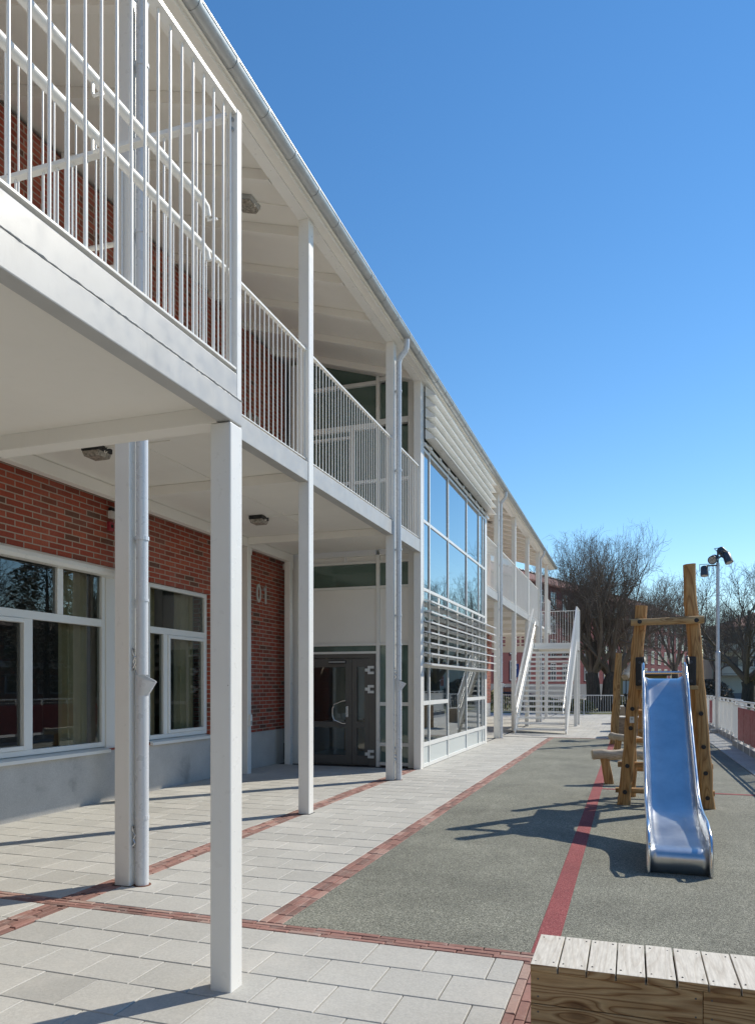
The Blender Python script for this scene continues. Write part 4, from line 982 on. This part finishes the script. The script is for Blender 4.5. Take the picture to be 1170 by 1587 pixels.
# ------------------------------------------------------------------ balance logs, climbing frame, boxes
def balance_log(a, b, r, legs, label, seed):
    a, b = Vector(a), Vector(b); t = thing('balance_log', (a.x, a.y, 0.02), label, 'balance log', 'balance logs behind the slide')
    rnd = random.Random(seed); n = 12; pts = [a + (b - a) * i / (n - 1) + Vector((0, 0, rnd.uniform(-0.012, 0.012))) for i in range(n)]
    m = MB(); m.tube(pts, [r * rnd.uniform(0.93, 1.06) for _ in pts], 16); m.build('log', 'log_wood', t, smooth=True)
    for k, (s_, dx) in enumerate(legs):
        c = a + (b - a) * s_; rough_post('leg', t, (c.x + dx, c.y, 0.0), (c.x - dx * 0.2, c.y, c.z - r * 0.6), 0.15, 0.135, seed=seed + k, n=5, amp=0.003)
    return t
balance_log((-0.58, 12.2, 0.475), (0.82, 12.55, 0.49), 0.082, [(0.14, 0.06), (0.85, 0.03)], 'pale round log on slanted legs just behind the slide', 40)
balance_log((-0.40, 17.0, 0.46), (0.75, 15.2, 0.40), 0.08, [(0.12, -0.05), (0.85, 0.05)], 'lower bleached log running obliquely behind the first log', 50)
cf = thing('climbing_frame', (0, 20.5, 0.02), 'wooden climbing frame with knotted rope behind the slide', 'climbing frame')
rough_post('post', cf, (-0.42, 20.5, 0), (-0.30, 20.5, 2.42), 0.22, 0.17, seed=61)
rough_post('post', cf, (0.25, 21.0, 0), (0.30, 21.0, 1.62), 0.17, 0.14, seed=62)
rough_post('post', cf, (1.05, 20.8, 0), (1.0, 20.8, 1.6), 0.18, 0.15, seed=63)
m = MB(); m.tube([(-0.15, 20.35, 1.78), (0.0, 20.6, 2.02), (0.14, 20.85, 2.28)], [0.10, 0.105, 0.105], 14); m.build('top_log', 'log_wood', cf, smooth=True)
for z in (0.35, 0.85, 1.3): rough_post('rung', cf, (0.2, 20.9, z), (1.12, 20.72, z), 0.11, 0.11, 'rail_wood', int(z * 10) + 70, 7, 0.006)
m = MB(); m.tube([(-0.12, 20.3, 1.72), (-0.13, 20.3, 0.1)], 0.014, 6)
for z in (0.45, 1.05, 1.32): m.tube([(-0.128, 20.3, z - 0.05), (-0.128, 20.3, z - 0.02), (-0.128, 20.3, z + 0.02), (-0.128, 20.3, z + 0.05)], [0.014, 0.045, 0.045, 0.014], 8)
m.build('knotted_rope', 'rope', cf, smooth=True)
def plank_box(x0, x1, y0, y1, h, label, group, planks_x=True, base=0.02, boards=3, mats=('plank_wood', 'box_wood')):
    t = thing('wooden_box', (x0, y0, base), label, 'wooden box', group)
    th = 0.03; hb = (h - th) / boards
    for k in range(boards):
        for (a, b, c_, d) in ((x0 + 0.012, x1 - 0.012, y0 + 0.012, y0 + 0.04), (x0 + 0.012, x1 - 0.012, y1 - 0.04, y1 - 0.012), (x0 + 0.012, x0 + 0.04, y0 + 0.041, y1 - 0.041), (x1 - 0.04, x1 - 0.012, y0 + 0.041, y1 - 0.041)):
            m = MB(); m.box(a, b, c_, d, base + hb * k + 0.002, base + hb * (k + 1) - 0.003); m.build('board', mats[1], t, bevel=0.003)
    n = max(2, round((x1 - x0) / 0.115)); w = (x1 - x0) / n
    for k in range(n):
        m = MB(); dz = random.uniform(-0.002, 0.002); m.box(x0 + w * k + 0.003, x0 + w * (k + 1) - 0.003, y0 + random.uniform(-.004, .004), y1, base + h - th + dz, base + h + dz); m.build('plank', mats[0], t, bevel=0.003)
    return t
G = 'wooden boxes around the playground'
plank_box(-0.65, 0.1, 31.0, 31.9, 0.62, 'farthest wooden box, by the back fence', G)
plank_box(-0.52, 0.35, 22.9, 23.8, 0.62, 'wooden box right behind the climbing frame post', G)
plank_box(-0.35, 0.7, 26.2, 27.0, 0.85, 'taller wooden box between the far box and the climbing frame', G)
# the near bench box, bottom right
bx = thing('wooden_bench', (-0.4, 3.05, 0.02), 'big wooden bench box with pale top planks in the foreground', 'bench')
BXL, BXR, BY0, BY1, BZ = -0.395, 1.75, 3.08, 3.46, 0.435
n = round((BXR - BXL) / 0.1115); w = (BXR - BXL) / n
for k in range(n):
    dz = random.uniform(-0.0015, 0.0015); a = BXL + w * k + random.uniform(0.002, 0.004); b = BXL + w * (k + 1) - random.uniform(0.002, 0.004)
    e = random.uniform(-0.003, 0.004)
    m = MB(); m.box(a, b, BY0 + e, BY1 + random.uniform(-.003, .003), BZ - 0.030 + dz, BZ + dz); p_ = m.build('plank', 'plank_wood', bx, bevel=0.0025); p_.data.materials.append(M['board_wood']); p_.data.polygons[2].material_index = 1
    m = MB()
    for xx in (a + 0.017, b - 0.017):
        for yy in (BY0 + 0.04, BY1 - 0.04): m.tube([(xx + random.uniform(-.003, .003), yy + random.uniform(-.006, .006), BZ + dz - 0.001), (xx, yy, BZ + dz + 0.0008)], 0.0036, 8)
    m.build('screw', 'dark', p_)
zt = BZ - 0.032
for k in range(3):
    z1 = zt - 0.001 - k * 0.135; z0 = z1 - 0.132
    cut = 0.262 + (0.5 if k % 2 else 0)
    for a, b in ((BXL + 0.004, cut - 0.001), (cut + 0.001, BXR - 0.004)):
        m = MB(); m.box(a, b, BY0 + 0.008, BY0 + 0.036, z0, z1); p_ = m.build('front_board', 'board_wood', bx, bevel=0.003)
        m = MB()
        for xx in (a + 0.03, b - 0.025):
            for zz in (z0 + 0.03, z1 - 0.03): m.tube([(xx, BY0 + 0.009, zz), (xx, BY0 + 0.007, zz)], 0.004, 8)
        m.build('screw', 'dark', p_)
for x in (BXL + 0.004, BXR - 0.032):
    m = MB(); m.box(x, x + 0.028, BY0 + 0.037, BY1 - 0.037, 0.02, zt - 0.002); m.build('end_board', 'board_wood', bx, bevel=0.003)
m = MB(); m.box(BXL + 0.004, BXR - 0.004, BY1 - 0.036, BY1 - 0.008, 0.02, zt - 0.001); m.build('back_board', 'board_wood', bx, bevel=0.003)

# ------------------------------------------------------------------ lamp post
lp = thing('floodlight_mast', (2.67, 26.3, 0.02), 'galvanised mast with four dark floodlights beside the white fence', 'lamp post')
lx, ly = 2.67, 26.3
m = MB(); m.tube([(lx, ly, 0.05), (lx, ly, 2.62)], 0.075, 16); m.tube([(lx, ly, 2.62), (lx, ly, 2.66), (lx, ly, 2.67), (lx, ly, 5.55)], [0.075, 0.07, 0.055, 0.05], 16); m.build('pole', 'pole', lp, smooth=True)
m = MB(); m.box(lx - 0.22, lx + 0.22, ly - 0.22, ly + 0.22, 0.02, 0.14); m.build('foot', 'kerb', lp, bevel=0.02)
m = MB(); m.tube([(lx, ly, 5.55), (lx, ly, 5.95)], 0.03, 10); m.tube([(lx - 0.35, ly, 5.47), (lx + 0.05, ly, 5.47)], 0.025, 8); m.tube([(lx - 0.1, ly, 5.72), (lx + 0.35, ly, 5.78)], 0.025, 8); m.build('bracket', 'lamp_grey', lp)
for c, d, r, L in (((lx - 0.40, ly, 5.30), (0.0, -0.25, -1), 0.12, 0.32), ((lx - 0.14, ly - 0.1, 5.66), (-0.35, -1, -0.35), 0.138, 0.32), ((lx + 0.28, ly - 0.05, 5.68), (0.3, -0.35, -1), 0.128, 0.34), ((lx + 0.15, ly + 0.15, 5.92), (0.6, 0.6, -0.5), 0.13, 0.30)):
    c = Vector(c); d = Vector(d).normalized(); m = MB()
    m.tube([c - d * L / 2, c - d * L * 0.42, c + d * L * 0.3, c + d * L * 0.5], [r * 0.8, r * 0.95, r, r * 1.03], 16)
    f = m.build('floodlight', 'lamp_grey', lp, smooth=True)
    m = MB(); m.tube([c + d * (L * 0.5 + 0.002), c + d * (L * 0.5 + 0.008)], r * 0.8, 16); m.build('lens', 'lens', f)
    m = MB(); q = Vector((-d.y, d.x, 0)).normalized() * (r + 0.02)
    m.tube([c + q, c + q - d * L * 0.75, c - q - d * L * 0.75, c - q], 0.012, 6); m.build('yoke', 'lamp_grey', f)

# ------------------------------------------------------------------ fences
def fence_bay(x, y0, y1, red, label, group, tone=0):
    t = thing('fence_bay', (x, y0, 0.02), label, 'fence', group)
    m = MB(); m.box(x - 0.06, x + 0.10, y0, y1 - 0.004, 0.0, 0.17); m.build('kerb', 'kerb', t, bevel=0.01)
    m = MB(); m.box(x - 0.05, x + 0.02, y0 - 0.005, y0 + 0.012, 0.05, 1.17); m.box(x - 0.065, x - 0.05, y0 - 0.03, y0 + 0.04, 0.02, 0.28); m.build('post', 'white', t, bevel=0.003)
    m = MB(); m.tube([(x - 0.01, y0, 1.18), (x - 0.01, y1, 1.18)], 0.022, 10); m.box(x - 0.03, x + 0.01, y0 + 0.013, y1 - 0.006, 1.07, 1.09); m.box(x - 0.03, x + 0.01, y0 + 0.013, y1 - 0.006, 0.24, 0.26); m.build('rail', 'white', t)
    if red:
        m = MB(); m.box(x - 0.055, x - 0.040, y0 + 0.014, y1 - 0.008, 0.24, 1.03); m.build('infill_panel', 'red_panel', t, bevel=0.003)
    n = 9; b0 = None
    if not red:
        for k in range(n):
            y = y0 + 0.012 + (y1 - y0 - 0.02) * (k + 0.7) / (n + 0.4)
            if b0 is None: mb = MB(); mb.box(x - 0.022, x + 0.002, y - 0.006, y + 0.006, 0.261, 1.069); b0 = mb.build('bar', 'white', t); yb = y
            else: repeat_part(b0, (0, y - yb, 0))
    return t
FG = 'white barred fence bays along the playground'
FR = 'red panelled fence bays along the playground'
y = -4.0; i = 0
while y < 41:
    x = 2.53 if y < 20.6 else 2.72
    y1 = y + 1.0
    red = (14.5 < y < 19.5) or (27.5 < y < 29) or (5 < y < 8)
    if red: lab = 'fence bay with a solid red infill panel between white posts at the playground edge'
    else: lab = 'white fence bay with slim vertical bars on a concrete kerb'
    if 19.5 < y < 20.6: lab = 'white barred fence bay at the step where the near red bays end'
    if red and y > 26: lab = 'red infill fence bay just behind the floodlight mast'
    fence_bay(x, y, y1, red, lab, FR if red else FG); y += 1.0
def back_bay(x0, x1):
    yb = 41.4; t = thing('back_fence_bay', (x0, yb, 0), 'low white railing bay closing the yard in front of the bare trees', 'fence', 'white railing bays at the end of the yard')
    m = MB(); m.box(x0 - 0.03, x0 + 0.03, yb - 0.03, yb + 0.03, 0, 1.05); m.build('post', 'white', t)
    m = MB(); m.box(x0 + 0.031, x1 - 0.031, yb - 0.02, yb + 0.02, 1.0, 1.05); m.box(x0 + 0.031, x1 - 0.031, yb - 0.015, yb + 0.015, 0.1, 0.13); m.build('rail', 'white', t)
    b0 = None; n = 13
    for k in range(1, n):
        x = x0 + (x1 - x0) * k / n
        if b0 is None: mb = MB(); mb.box(x - 0.008, x + 0.008, yb - 0.008, yb + 0.008, 0.131, 0.999); b0 = mb.build('bar', 'white', t); xb = x
        else: repeat_part(b0, (x - xb, 0, 0))
x = -7.2
while x < 2.6: back_bay(x, x + 1.6); x += 1.6

# ------------------------------------------------------------------ trees
def tree_mesh(seed, H, spread, trunk_r, trunks=1, levels=5, low=2.2, kids_=(9, 7, 6, 5), up=0.35, twig=0.009, limb_ang=(25, 60)):
    rnd = random.Random(seed); T = MB(); K = MB()
    def grow(mb, p, d, L, r, lev):
        n = 4 if lev < 3 else 3; pts = [p.copy()]; rs = [r]; q = p.copy(); dd = d.copy()
        endr = max(twig * 0.6, r * (0.45 if lev < levels else 0.5))
        for i in range(n):
            wob = 0.10 + 0.045 * lev
            dd = (dd + Vector((rnd.uniform(-wob, wob), rnd.uniform(-wob, wob), rnd.uniform(-wob, wob) + up * 0.16))).normalized()
            q = q + dd * L / n; pts.append(q.copy()); rs.append(r + (endr - r) * (i + 1) / n)
        mb.tube(pts, rs, 6 if lev <= 1 else (4 if lev <= 2 else 3), cap=False)
        if lev >= levels: return
        kk = kids_[min(lev, len(kids_) - 1)]
        for c in range(kk):
            t = 0.22 + 0.78 * (c + rnd.random()) / kk; s_ = min(n - 1, int(t * n)); f = t * n - s_
            b = pts[s_].lerp(pts[s_ + 1], min(1, f)); br = rs[s_] + (rs[s_ + 1] - rs[s_]) * min(1, f)
            dl = (pts[s_ + 1] - pts[s_]).normalized(); an = R(rnd.uniform(28, 62)); az = rnd.uniform(0, 6.283)
            a1 = dl.orthogonal().normalized(); a2 = dl.cross(a1)
            nd = (dl * math.cos(an) + (a1 * math.cos(az) + a2 * math.sin(az)) * math.sin(an) + Vector((0, 0, up * 0.5))).normalized()
            grow(K, b, nd, L * rnd.uniform(0.48, 0.68), max(twig, br * rnd.uniform(0.45, 0.62)), lev + 1)
    for tr in range(trunks):
        ox = (tr - (trunks - 1) / 2) * trunk_r * 2.1
        pts = [Vector((ox, 0, -0.1)), Vector((ox * 1.0, 0, low * 0.35)), Vector((ox * 1.1, rnd.uniform(-.1, .1), low * 0.75)), Vector((ox * 1.3 + rnd.uniform(-.15, .15), rnd.uniform(-.15, .15), low))]
        T.tube(pts, [trunk_r * 1.25, trunk_r, trunk_r * 0.95, trunk_r * 0.9], 12)
        nl = kids_[0]; top = pts[-1]
        for k in range(nl):
            az = 6.283 * (k + rnd.random() * 0.6) / nl; an = R(rnd.uniform(*limb_ang)) if k else R(6)
            d = Vector((math.cos(az) * math.sin(an), math.sin(az) * math.sin(an), math.cos(an)))
            L = (H - low) * (0.60 if an < R(20) else 0.56) * rnd.uniform(0.85, 1.05)
            st = top - Vector((0, 0, rnd.uniform(0, low * 0.25)))
            grow(K, st, d, L, trunk_r * rnd.uniform(0.38, 0.55), 1)
    zs = sorted(v_[2] for v_ in K.v); ds = sorted(math.hypot(v_[0], v_[1]) for v_ in K.v)
    zt = zs[int(len(zs) * 0.985)]; fz = (H * 0.93 - low * 0.7) / (zt - low * 0.7); fr = spread / ds[int(len(ds) * 0.985)]
    K.v = [(x * (1 + (fr - 1) * min(1, max(0, (z - low * 0.7) / (low * 0.8)))), y_ * (1 + (fr - 1) * min(1, max(0, (z - low * 0.7) / (low * 0.8)))), low * 0.7 + (min(z, zt + 0.35 * (z - zt)) - low * 0.7) * fz if z > low * 0.7 else z) for x, y_, z in K.v]
    return T, K
def bare_tree(loc, label, rz=0.0, **kw):
    t = thing('bare_tree', (0, 0, 0), label, 'tree', 'bare trees beyond the playground')
    T, K = tree_mesh(**kw); T.build('trunk', 'bark', t, smooth=True); K.build('crown', 'twig', t)
    place(t, loc, rz); return t
t1 = bare_tree((-1.72, 47.0, -0.02), 'big dense bare tree with a double trunk next to the far staircase', 0.2, seed=11, H=11.4, spread=4.5, trunk_r=0.42, trunks=2, levels=5, low=2.3, kids_=(8, 6, 6, 5, 5), up=0.40, twig=0.0075, limb_ang=(20, 68))
t2 = bare_tree((3.9, 74.0, -0.02), 'slender bare tree in front of the red building, between the slide posts', 1.1, seed=5, H=12.2, spread=5.2, trunk_r=0.30, levels=5, low=3.2, kids_=(7, 6, 5, 5, 4), twig=0.010)
t3 = bare_tree((8.1, 60.0, -0.02), 'large bare tree with spreading dark limbs in front of the pale building', 2.2, seed=21, H=11.2, spread=6.4, trunk_r=0.46, levels=5, low=1.9, kids_=(7, 6, 5, 5, 4), twig=0.009, limb_ang=(30, 70))
def another(src, loc, rz, label, s=1.0):
    c = copy_tree(src); place(c, loc, rz, label); c.scale = (s, s, s); return c
another(t2, (-0.2, 82, -0.02), 2.9, 'bare tree partly hidden behind the big double trunked tree', 0.95)
another(t2, (9.5, 96, -0.02), 4.2, 'farthest bare tree, at the gap between the red and the pale building', 1.0)
another(t3, (16.5, 58, -0.02), 0.8, 'bare tree at the right edge beside the pale building', 1.05)
another(t3, (22, 42, -0.02), 3.9, 'bare tree standing alone right of the playground fence', 0.9)
another(t2, (27, 36, -0.02), 5.1, 'slim bare tree near the evergreen right of the playground', 0.9)

def evergreen(loc, H, r, label, seed):
    rnd = random.Random(seed); t = thing('evergreen_tree', (0, 0, 0), label, 'tree')
    m = MB(); m.tube([(0, 0, -0.1), (0, 0, H * 0.5), (0.1, 0, H * 0.93)], [0.22, 0.15, 0.03], 8); m.build('trunk', 'bark', t, smooth=True)
    m = MB()
    for k in range(9000):
        z = H * (0.14 + 0.86 * rnd.random() ** 0.8); rr = r * (1 - ((z / H - 0.42) / 0.62) ** 2) ** 0.5 if abs((z / H - 0.42) / 0.62) < 1 else 0.1
        a = rnd.random() * 6.283; lob = 0.75 + 0.25 * math.sin(3 * a + z * 2.1) * math.sin(z * 3.3); q = rr * lob * rnd.random() ** 0.4
        c = Vector((math.cos(a) * q, math.sin(a) * q, z)); d = Vector((math.cos(a), math.sin(a), rnd.uniform(-0.6, 0.5))).normalized(); s_ = rnd.uniform(0.10, 0.26)
        w = d.orthogonal().normalized() * s_ * 0.3
        m.add([c - w, c + w, c + d * s_ + w * 0.3, c + d * s_ - w * 0.3], [(0, 1, 2, 3)])
    m.build('crown', 'needles', t); place(t, loc); return t
evergreen((20, 36, -0.02), 9.5, 3.0, 'dark bushy evergreen tree right of the playground', 3)
evergreen((23, 46, -0.02), 8.0, 2.2, 'smaller evergreen tree behind the bushy one', 4)

# hedge and shrubs beyond the yard
def shrub(loc, sx, sy, h, label, seed, mat='hedge', n=2600, leaf=0.09):
    rnd = random.Random(seed); t = thing('shrub', (0, 0, 0), label, 'shrub', 'shrubs behind the back fence')
    m = MB()
    for k in range(n):
        a = rnd.random() * 6.283; e = rnd.random() ** 0.5; z = h * rnd.random()
        f = (1 - (z / h) ** 3) ** 0.5
        c = Vector((math.cos(a) * sx * e * f, math.sin(a) * sy * e * f, z + 0.02)); d = Vector((rnd.uniform(-1, 1), rnd.uniform(-1, 1), rnd.uniform(-0.4, 1))).normalized(); w = d.orthogonal().normalized() * leaf * 0.35
        m.add([c - w, c + d * leaf * 0.5 - w * 1.3, c + d * leaf, c + w], [(0, 1, 2, 3)])
    m.build('foliage', mat, t)
    m = MB()
    for k in range(8):
        a = k * 0.79; m.tube([(0.05 * math.cos(a), 0.05 * math.sin(a), 0), (sx * 0.5 * math.cos(a), sy * 0.5 * math.sin(a), h * 0.7)], 0.012, 4)
    m.build('stem', 'twig', t); place(t, loc); return t
shrub((-8.4, 46.5, -0.02), 1.7, 0.8, 1.15, 'yellow green clipped shrub seen under the gallery', 1)
shrub((-5.0, 43.9, -0.02), 1.7, 0.6, 0.85, 'longer green shrub behind the foot of the far staircase', 7)
shrub((-2.9, 44.0, -0.02), 1.1, 0.6, 0.75, 'low green shrub seen through the stair treads', 2)
shrub((0.2, 45.0, -0.02), 1.2, 0.6, 0.75, 'small yellowish shrub beside the double trunk', 3)
shrub((5.4, 58.0, -0.02), 1.6, 1.2, 1.9, 'brown leafless looking shrub behind the white fence', 5, 'twig', 2200, 0.2)
shrub((11.2, 66.0, -0.02), 1.8, 1.2, 2.2, 'dark shrub at the foot of the pale building', 6, 'needles', 2200, 0.2)

# ------------------------------------------------------------------ far buildings
def far_block(name, label, A, B, depth, H, wall, plinth_h, floors, sp, win_w, win_h, roof_h, over=0.5, first=2.0, wmat='far_window', chimneys=()):
    """long block: facade from A to B (its outward side to the right hand of A->B seen from the camera)"""
    A, B = Vector((*A, 0)), Vector((*B, 0)); L = (B - A).length; u = (B - A) / L; nrm = Vector((u.y, -u.x, 0))
    if nrm.dot(-A) < 0: nrm = -nrm
    fr = ((A.x, A.y, 0), tuple(u), tuple(nrm)); t = thing(name, (A.x, A.y, 0), label, 'building')
    m = MB(); m.fbox(fr, 0, L, plinth_h, H, -depth, 0); wl = m.build('wall', wall, t)
    m = MB(); m.fbox(fr, -0.02, L + 0.02, -0.3, plinth_h - 0.003, -depth, 0.06); m.build('plinth', 'plinth_far', t)
    m = MB(); o = A; P = lambda a, n_, z: tuple(A + u * a + nrm * n_ + Vector((0, 0, z)))
    e = over; hr = depth / 2
    vs = [P(-e, e, H), P(L + e, e, H), P(L + e, -depth - e, H), P(-e, -depth - e, H), P(hr, -hr, H + roof_h), P(L - hr, -hr, H + roof_h), P(-e, e, H - 0.18), P(L + e, e, H - 0.18), P(L + e, -depth - e, H - 0.18), P(-e, -depth - e, H - 0.18)]
    m.add(vs, [(0, 1, 5, 4), (1, 2, 5), (2, 3, 4, 5), (3, 0, 4), (6, 7, 1, 0), (7, 8, 2, 1), (8, 9, 3, 2), (9, 6, 0, 3), (9, 8, 7, 6)])
    rf = m.build('roof', 'tiles', t)
    m = MB()
    n_ = int(L / 1.1)
    for k in range(n_): m.tube([P(hr + (L - 2 * hr) * k / n_, -hr, H + roof_h + 0.1), P(hr + (L - 2 * hr) * (k + 0.6) / n_, -hr, H + roof_h + 0.1)], 0.14, 6)
    m.build('ridge', 'dark', rf)
    for c in chimneys:
        m = MB(); m.fbox(fr, c, c + 0.9, H + roof_h * 0.4, H + roof_h + 1.0, -hr - 0.4, -hr + 0.4); m.build('chimney', wall, rf)
    w0 = None; fh = (H - 0.4 - plinth_h) / floors; made = 0
    for f in range(floors):
        z0 = plinth_h + fh * f + (fh - win_h) * 0.55; a = first
        while a + win_w < L - 1 and made < 100:
            if w0 is None:
                m = MB(); ring(m, fr, a, a + win_w, z0, z0 + win_h, 0.09, 0.004, 0.07); m.fbox(fr, a + win_w / 2 - 0.04, a + win_w / 2 + 0.04, z0 + 0.09, z0 + win_h - 0.09, 0.004, 0.06)
                m.fbox(fr, a + 0.09, a + win_w / 2 - 0.041, z0 + win_h * 0.66, z0 + win_h * 0.66 + 0.06, 0.004, 0.055); m.fbox(fr, a + win_w / 2 + 0.041, a + win_w - 0.09, z0 + win_h * 0.66, z0 + win_h * 0.66 + 0.06, 0.004, 0.055)
                w0 = m.build('window', wmat, t); pn = pane(fr, a + 0.05, a + win_w - 0.05, z0 + 0.05, z0 + win_h - 0.05, 0.02, w0, 'far_glass'); wa, wz = a, z0
            else:
                d = u * (a - wa) + Vector((0, 0, z0 - wz)); c = repeat_part(w0, d); pc = pn.copy(); C.objects.link(pc); pc.parent = c
            made += 1; a += sp
    return t, fr
rb, rfr = far_block('red_building', 'long dark red apartment block with a tiled roof behind the bare trees', (-13.5, 64.5), (11.0, 137.5), 11, 12.2, 'red_render', 1.7, 4, 3.1, 1.35, 1.9, 2.6, first=1.4)
pbld, pfr = far_block('pale_building', 'pale yellow apartment block with balconies behind the right hand tree', (9.4, 99.0), (38.0, 99.0), 12, 8.6, 'pale_wall', 0.6, 3, 3.4, 1.2, 1.45, 2.4, first=0.8 + 3.2, chimneys=(6.5,))
for z in (2.75, 5.55):
    m = MB(); m.fbox(pfr, 1.0, 4.3, z, z + 0.14, 0.001, 1.2); bl = m.build('balcony', 'balcony_pale', pbld)
    m = MB(); m.fbox(pfr, 1.0, 4.3, z + 0.2, z + 1.05, 1.12, 1.15); m.fbox(pfr, 1.0, 1.03, z + 0.2, z + 1.05, 0.05, 1.119); m.fbox(pfr, 4.27, 4.3, z + 0.2, z + 1.05, 0.05, 1.119); m.build('balustrade', 'balcony_pale', bl)
    m = MB(); m.fbox(pfr, 1.3, 2.9, z + 0.15, z + 2.3, 0.003, 0.04); m.build('balcony_door', 'dark', bl)
ob, ofr = far_block('brick_block', 'low brick block with white window bands facing the school from the right', (24.5, 6.0), (24.5, 58.0), 9, 5.4, 'brick', 0.5, 2, 3.0, 2.2, 1.3, 1.2, first=1.0)
m = MB(); m.fbox(ofr, 0, 52, 2.75, 3.15, 0.002, 0.10); m.build('white_band', 'cream', ob)

wg, wfr = far_block('bounce_block', 'pale rendered school wing closing the yard behind the viewer', (22.0, -13.0), (-22.0, -13.0), 9, 7.0, 'bounce_pale', 0.5, 2, 2.5, 3.2, 1.8, 1.6, first=1.6)  # unseen block, added to reflect warm sunlight onto camera-facing surfaces
# car, parking sign and shed glimpsed beyond the yard
car = thing('parked_car', (-9.6, 62.0, 0), 'dark parked car glimpsed beyond the hedge under the gallery', 'car')
def carpart(name, prof, x0, x1, mat, par, y=62.0, bevel=0.05):
    m = MB(); n = len(prof); vs = [(px_, x0 + 0, pz) for px_, pz in prof]
    vs = [(-9.6 + a, y + x0, z) for a, z in prof] + [(-9.6 + a, y + x1, z) for a, z in prof]
    fs = [tuple(reversed(range(n))), tuple(range(n, 2 * n))] + [(k, (k + 1) % n, n + (k + 1) % n, n + k) for k in range(n)]
    m.add(vs, fs); return m.build(name, mat, par, bevel=bevel)
body = carpart('body', [(-2.1, 0.3), (2.1, 0.3), (2.15, 0.6), (2.0, 0.85), (1.1, 0.95), (-1.6, 0.98), (-2.1, 0.85)], -0.85, 0.85, 'car_paint', car)
carpart('cabin', [(1.05, 0.95), (0.3, 1.42), (-1.0, 1.45), (-1.6, 0.98)], -0.72, 0.72, 'far_glass', car)
for a in (-1.3, 1.3):
    for b in (-0.86, 0.86):
        m = MB(); m.tube([(-9.6 + a, 62 + b - 0.1, 0.31), (-9.6 + a, 62 + b + 0.1, 0.31)], 0.31, 16); wh = m.build('wheel', 'tyre', car)
        m = MB(); m.tube([(-9.6 + a, 62 + b - 0.11, 0.31), (-9.6 + a, 62 + b + 0.11, 0.31)], 0.19, 12); m.build('rim', 'galv', wh)
for b in (-0.6, 0.6):
    m = MB(); m.box(-9.6 + 2.08, -9.6 + 2.16, 62 + b - 0.15, 62 + b + 0.15, 0.62, 0.76); m.build('headlight', 'label_white', car)
sg = thing('parking_sign', (-7.35, 50.0, 0), 'small blue sign on a thin pole beyond the gallery', 'sign')
m = MB(); m.tube([(-7.35, 50, 0), (-7.35, 50, 3.0)], 0.03, 8); m.build('pole', 'galv', sg)
m = MB(); m.box(-7.6, -7.1, 49.93, 49.96, 2.1, 3.0); sp_ = m.build('plate', 'sign_blue', sg, bevel=0.01)
m = MB(); m.box(-7.44, -7.38, 49.918, 49.928, 2.45, 2.9)
m.box(-7.379, -7.27, 49.918, 49.928, 2.84, 2.9); m.box(-7.379, -7.27, 49.918, 49.928, 2.64, 2.70); m.box(-7.29, -7.23, 49.917, 49.927, 2.67, 2.87); m.build('letter', 'label_white', sp_)
sh = thing('garden_shed', (1.2, 62, 0), 'brown timber shed behind the double trunk and the climbing frame', 'shed')
m = MB(); m.box(-1.0, 2.6, 61, 63.5, 0, 2.3); m.build('wall', 'yellow_wall', sh)
m = MB(); m.box(-1.3, 2.9, 60.6, 63.8, 2.301, 2.45); m.build('roof', 'lamp_grey', sh, bevel=0.02)
m = MB(); m.box(1.1, 1.9, 60.96, 60.998, 0.05, 2.0); m.build('door', 'galv', sh)
m = MB(); m.box(-0.6, 0.1, 60.96, 60.998, 0.9, 1.9); m.build('window', 'far_window', sh)
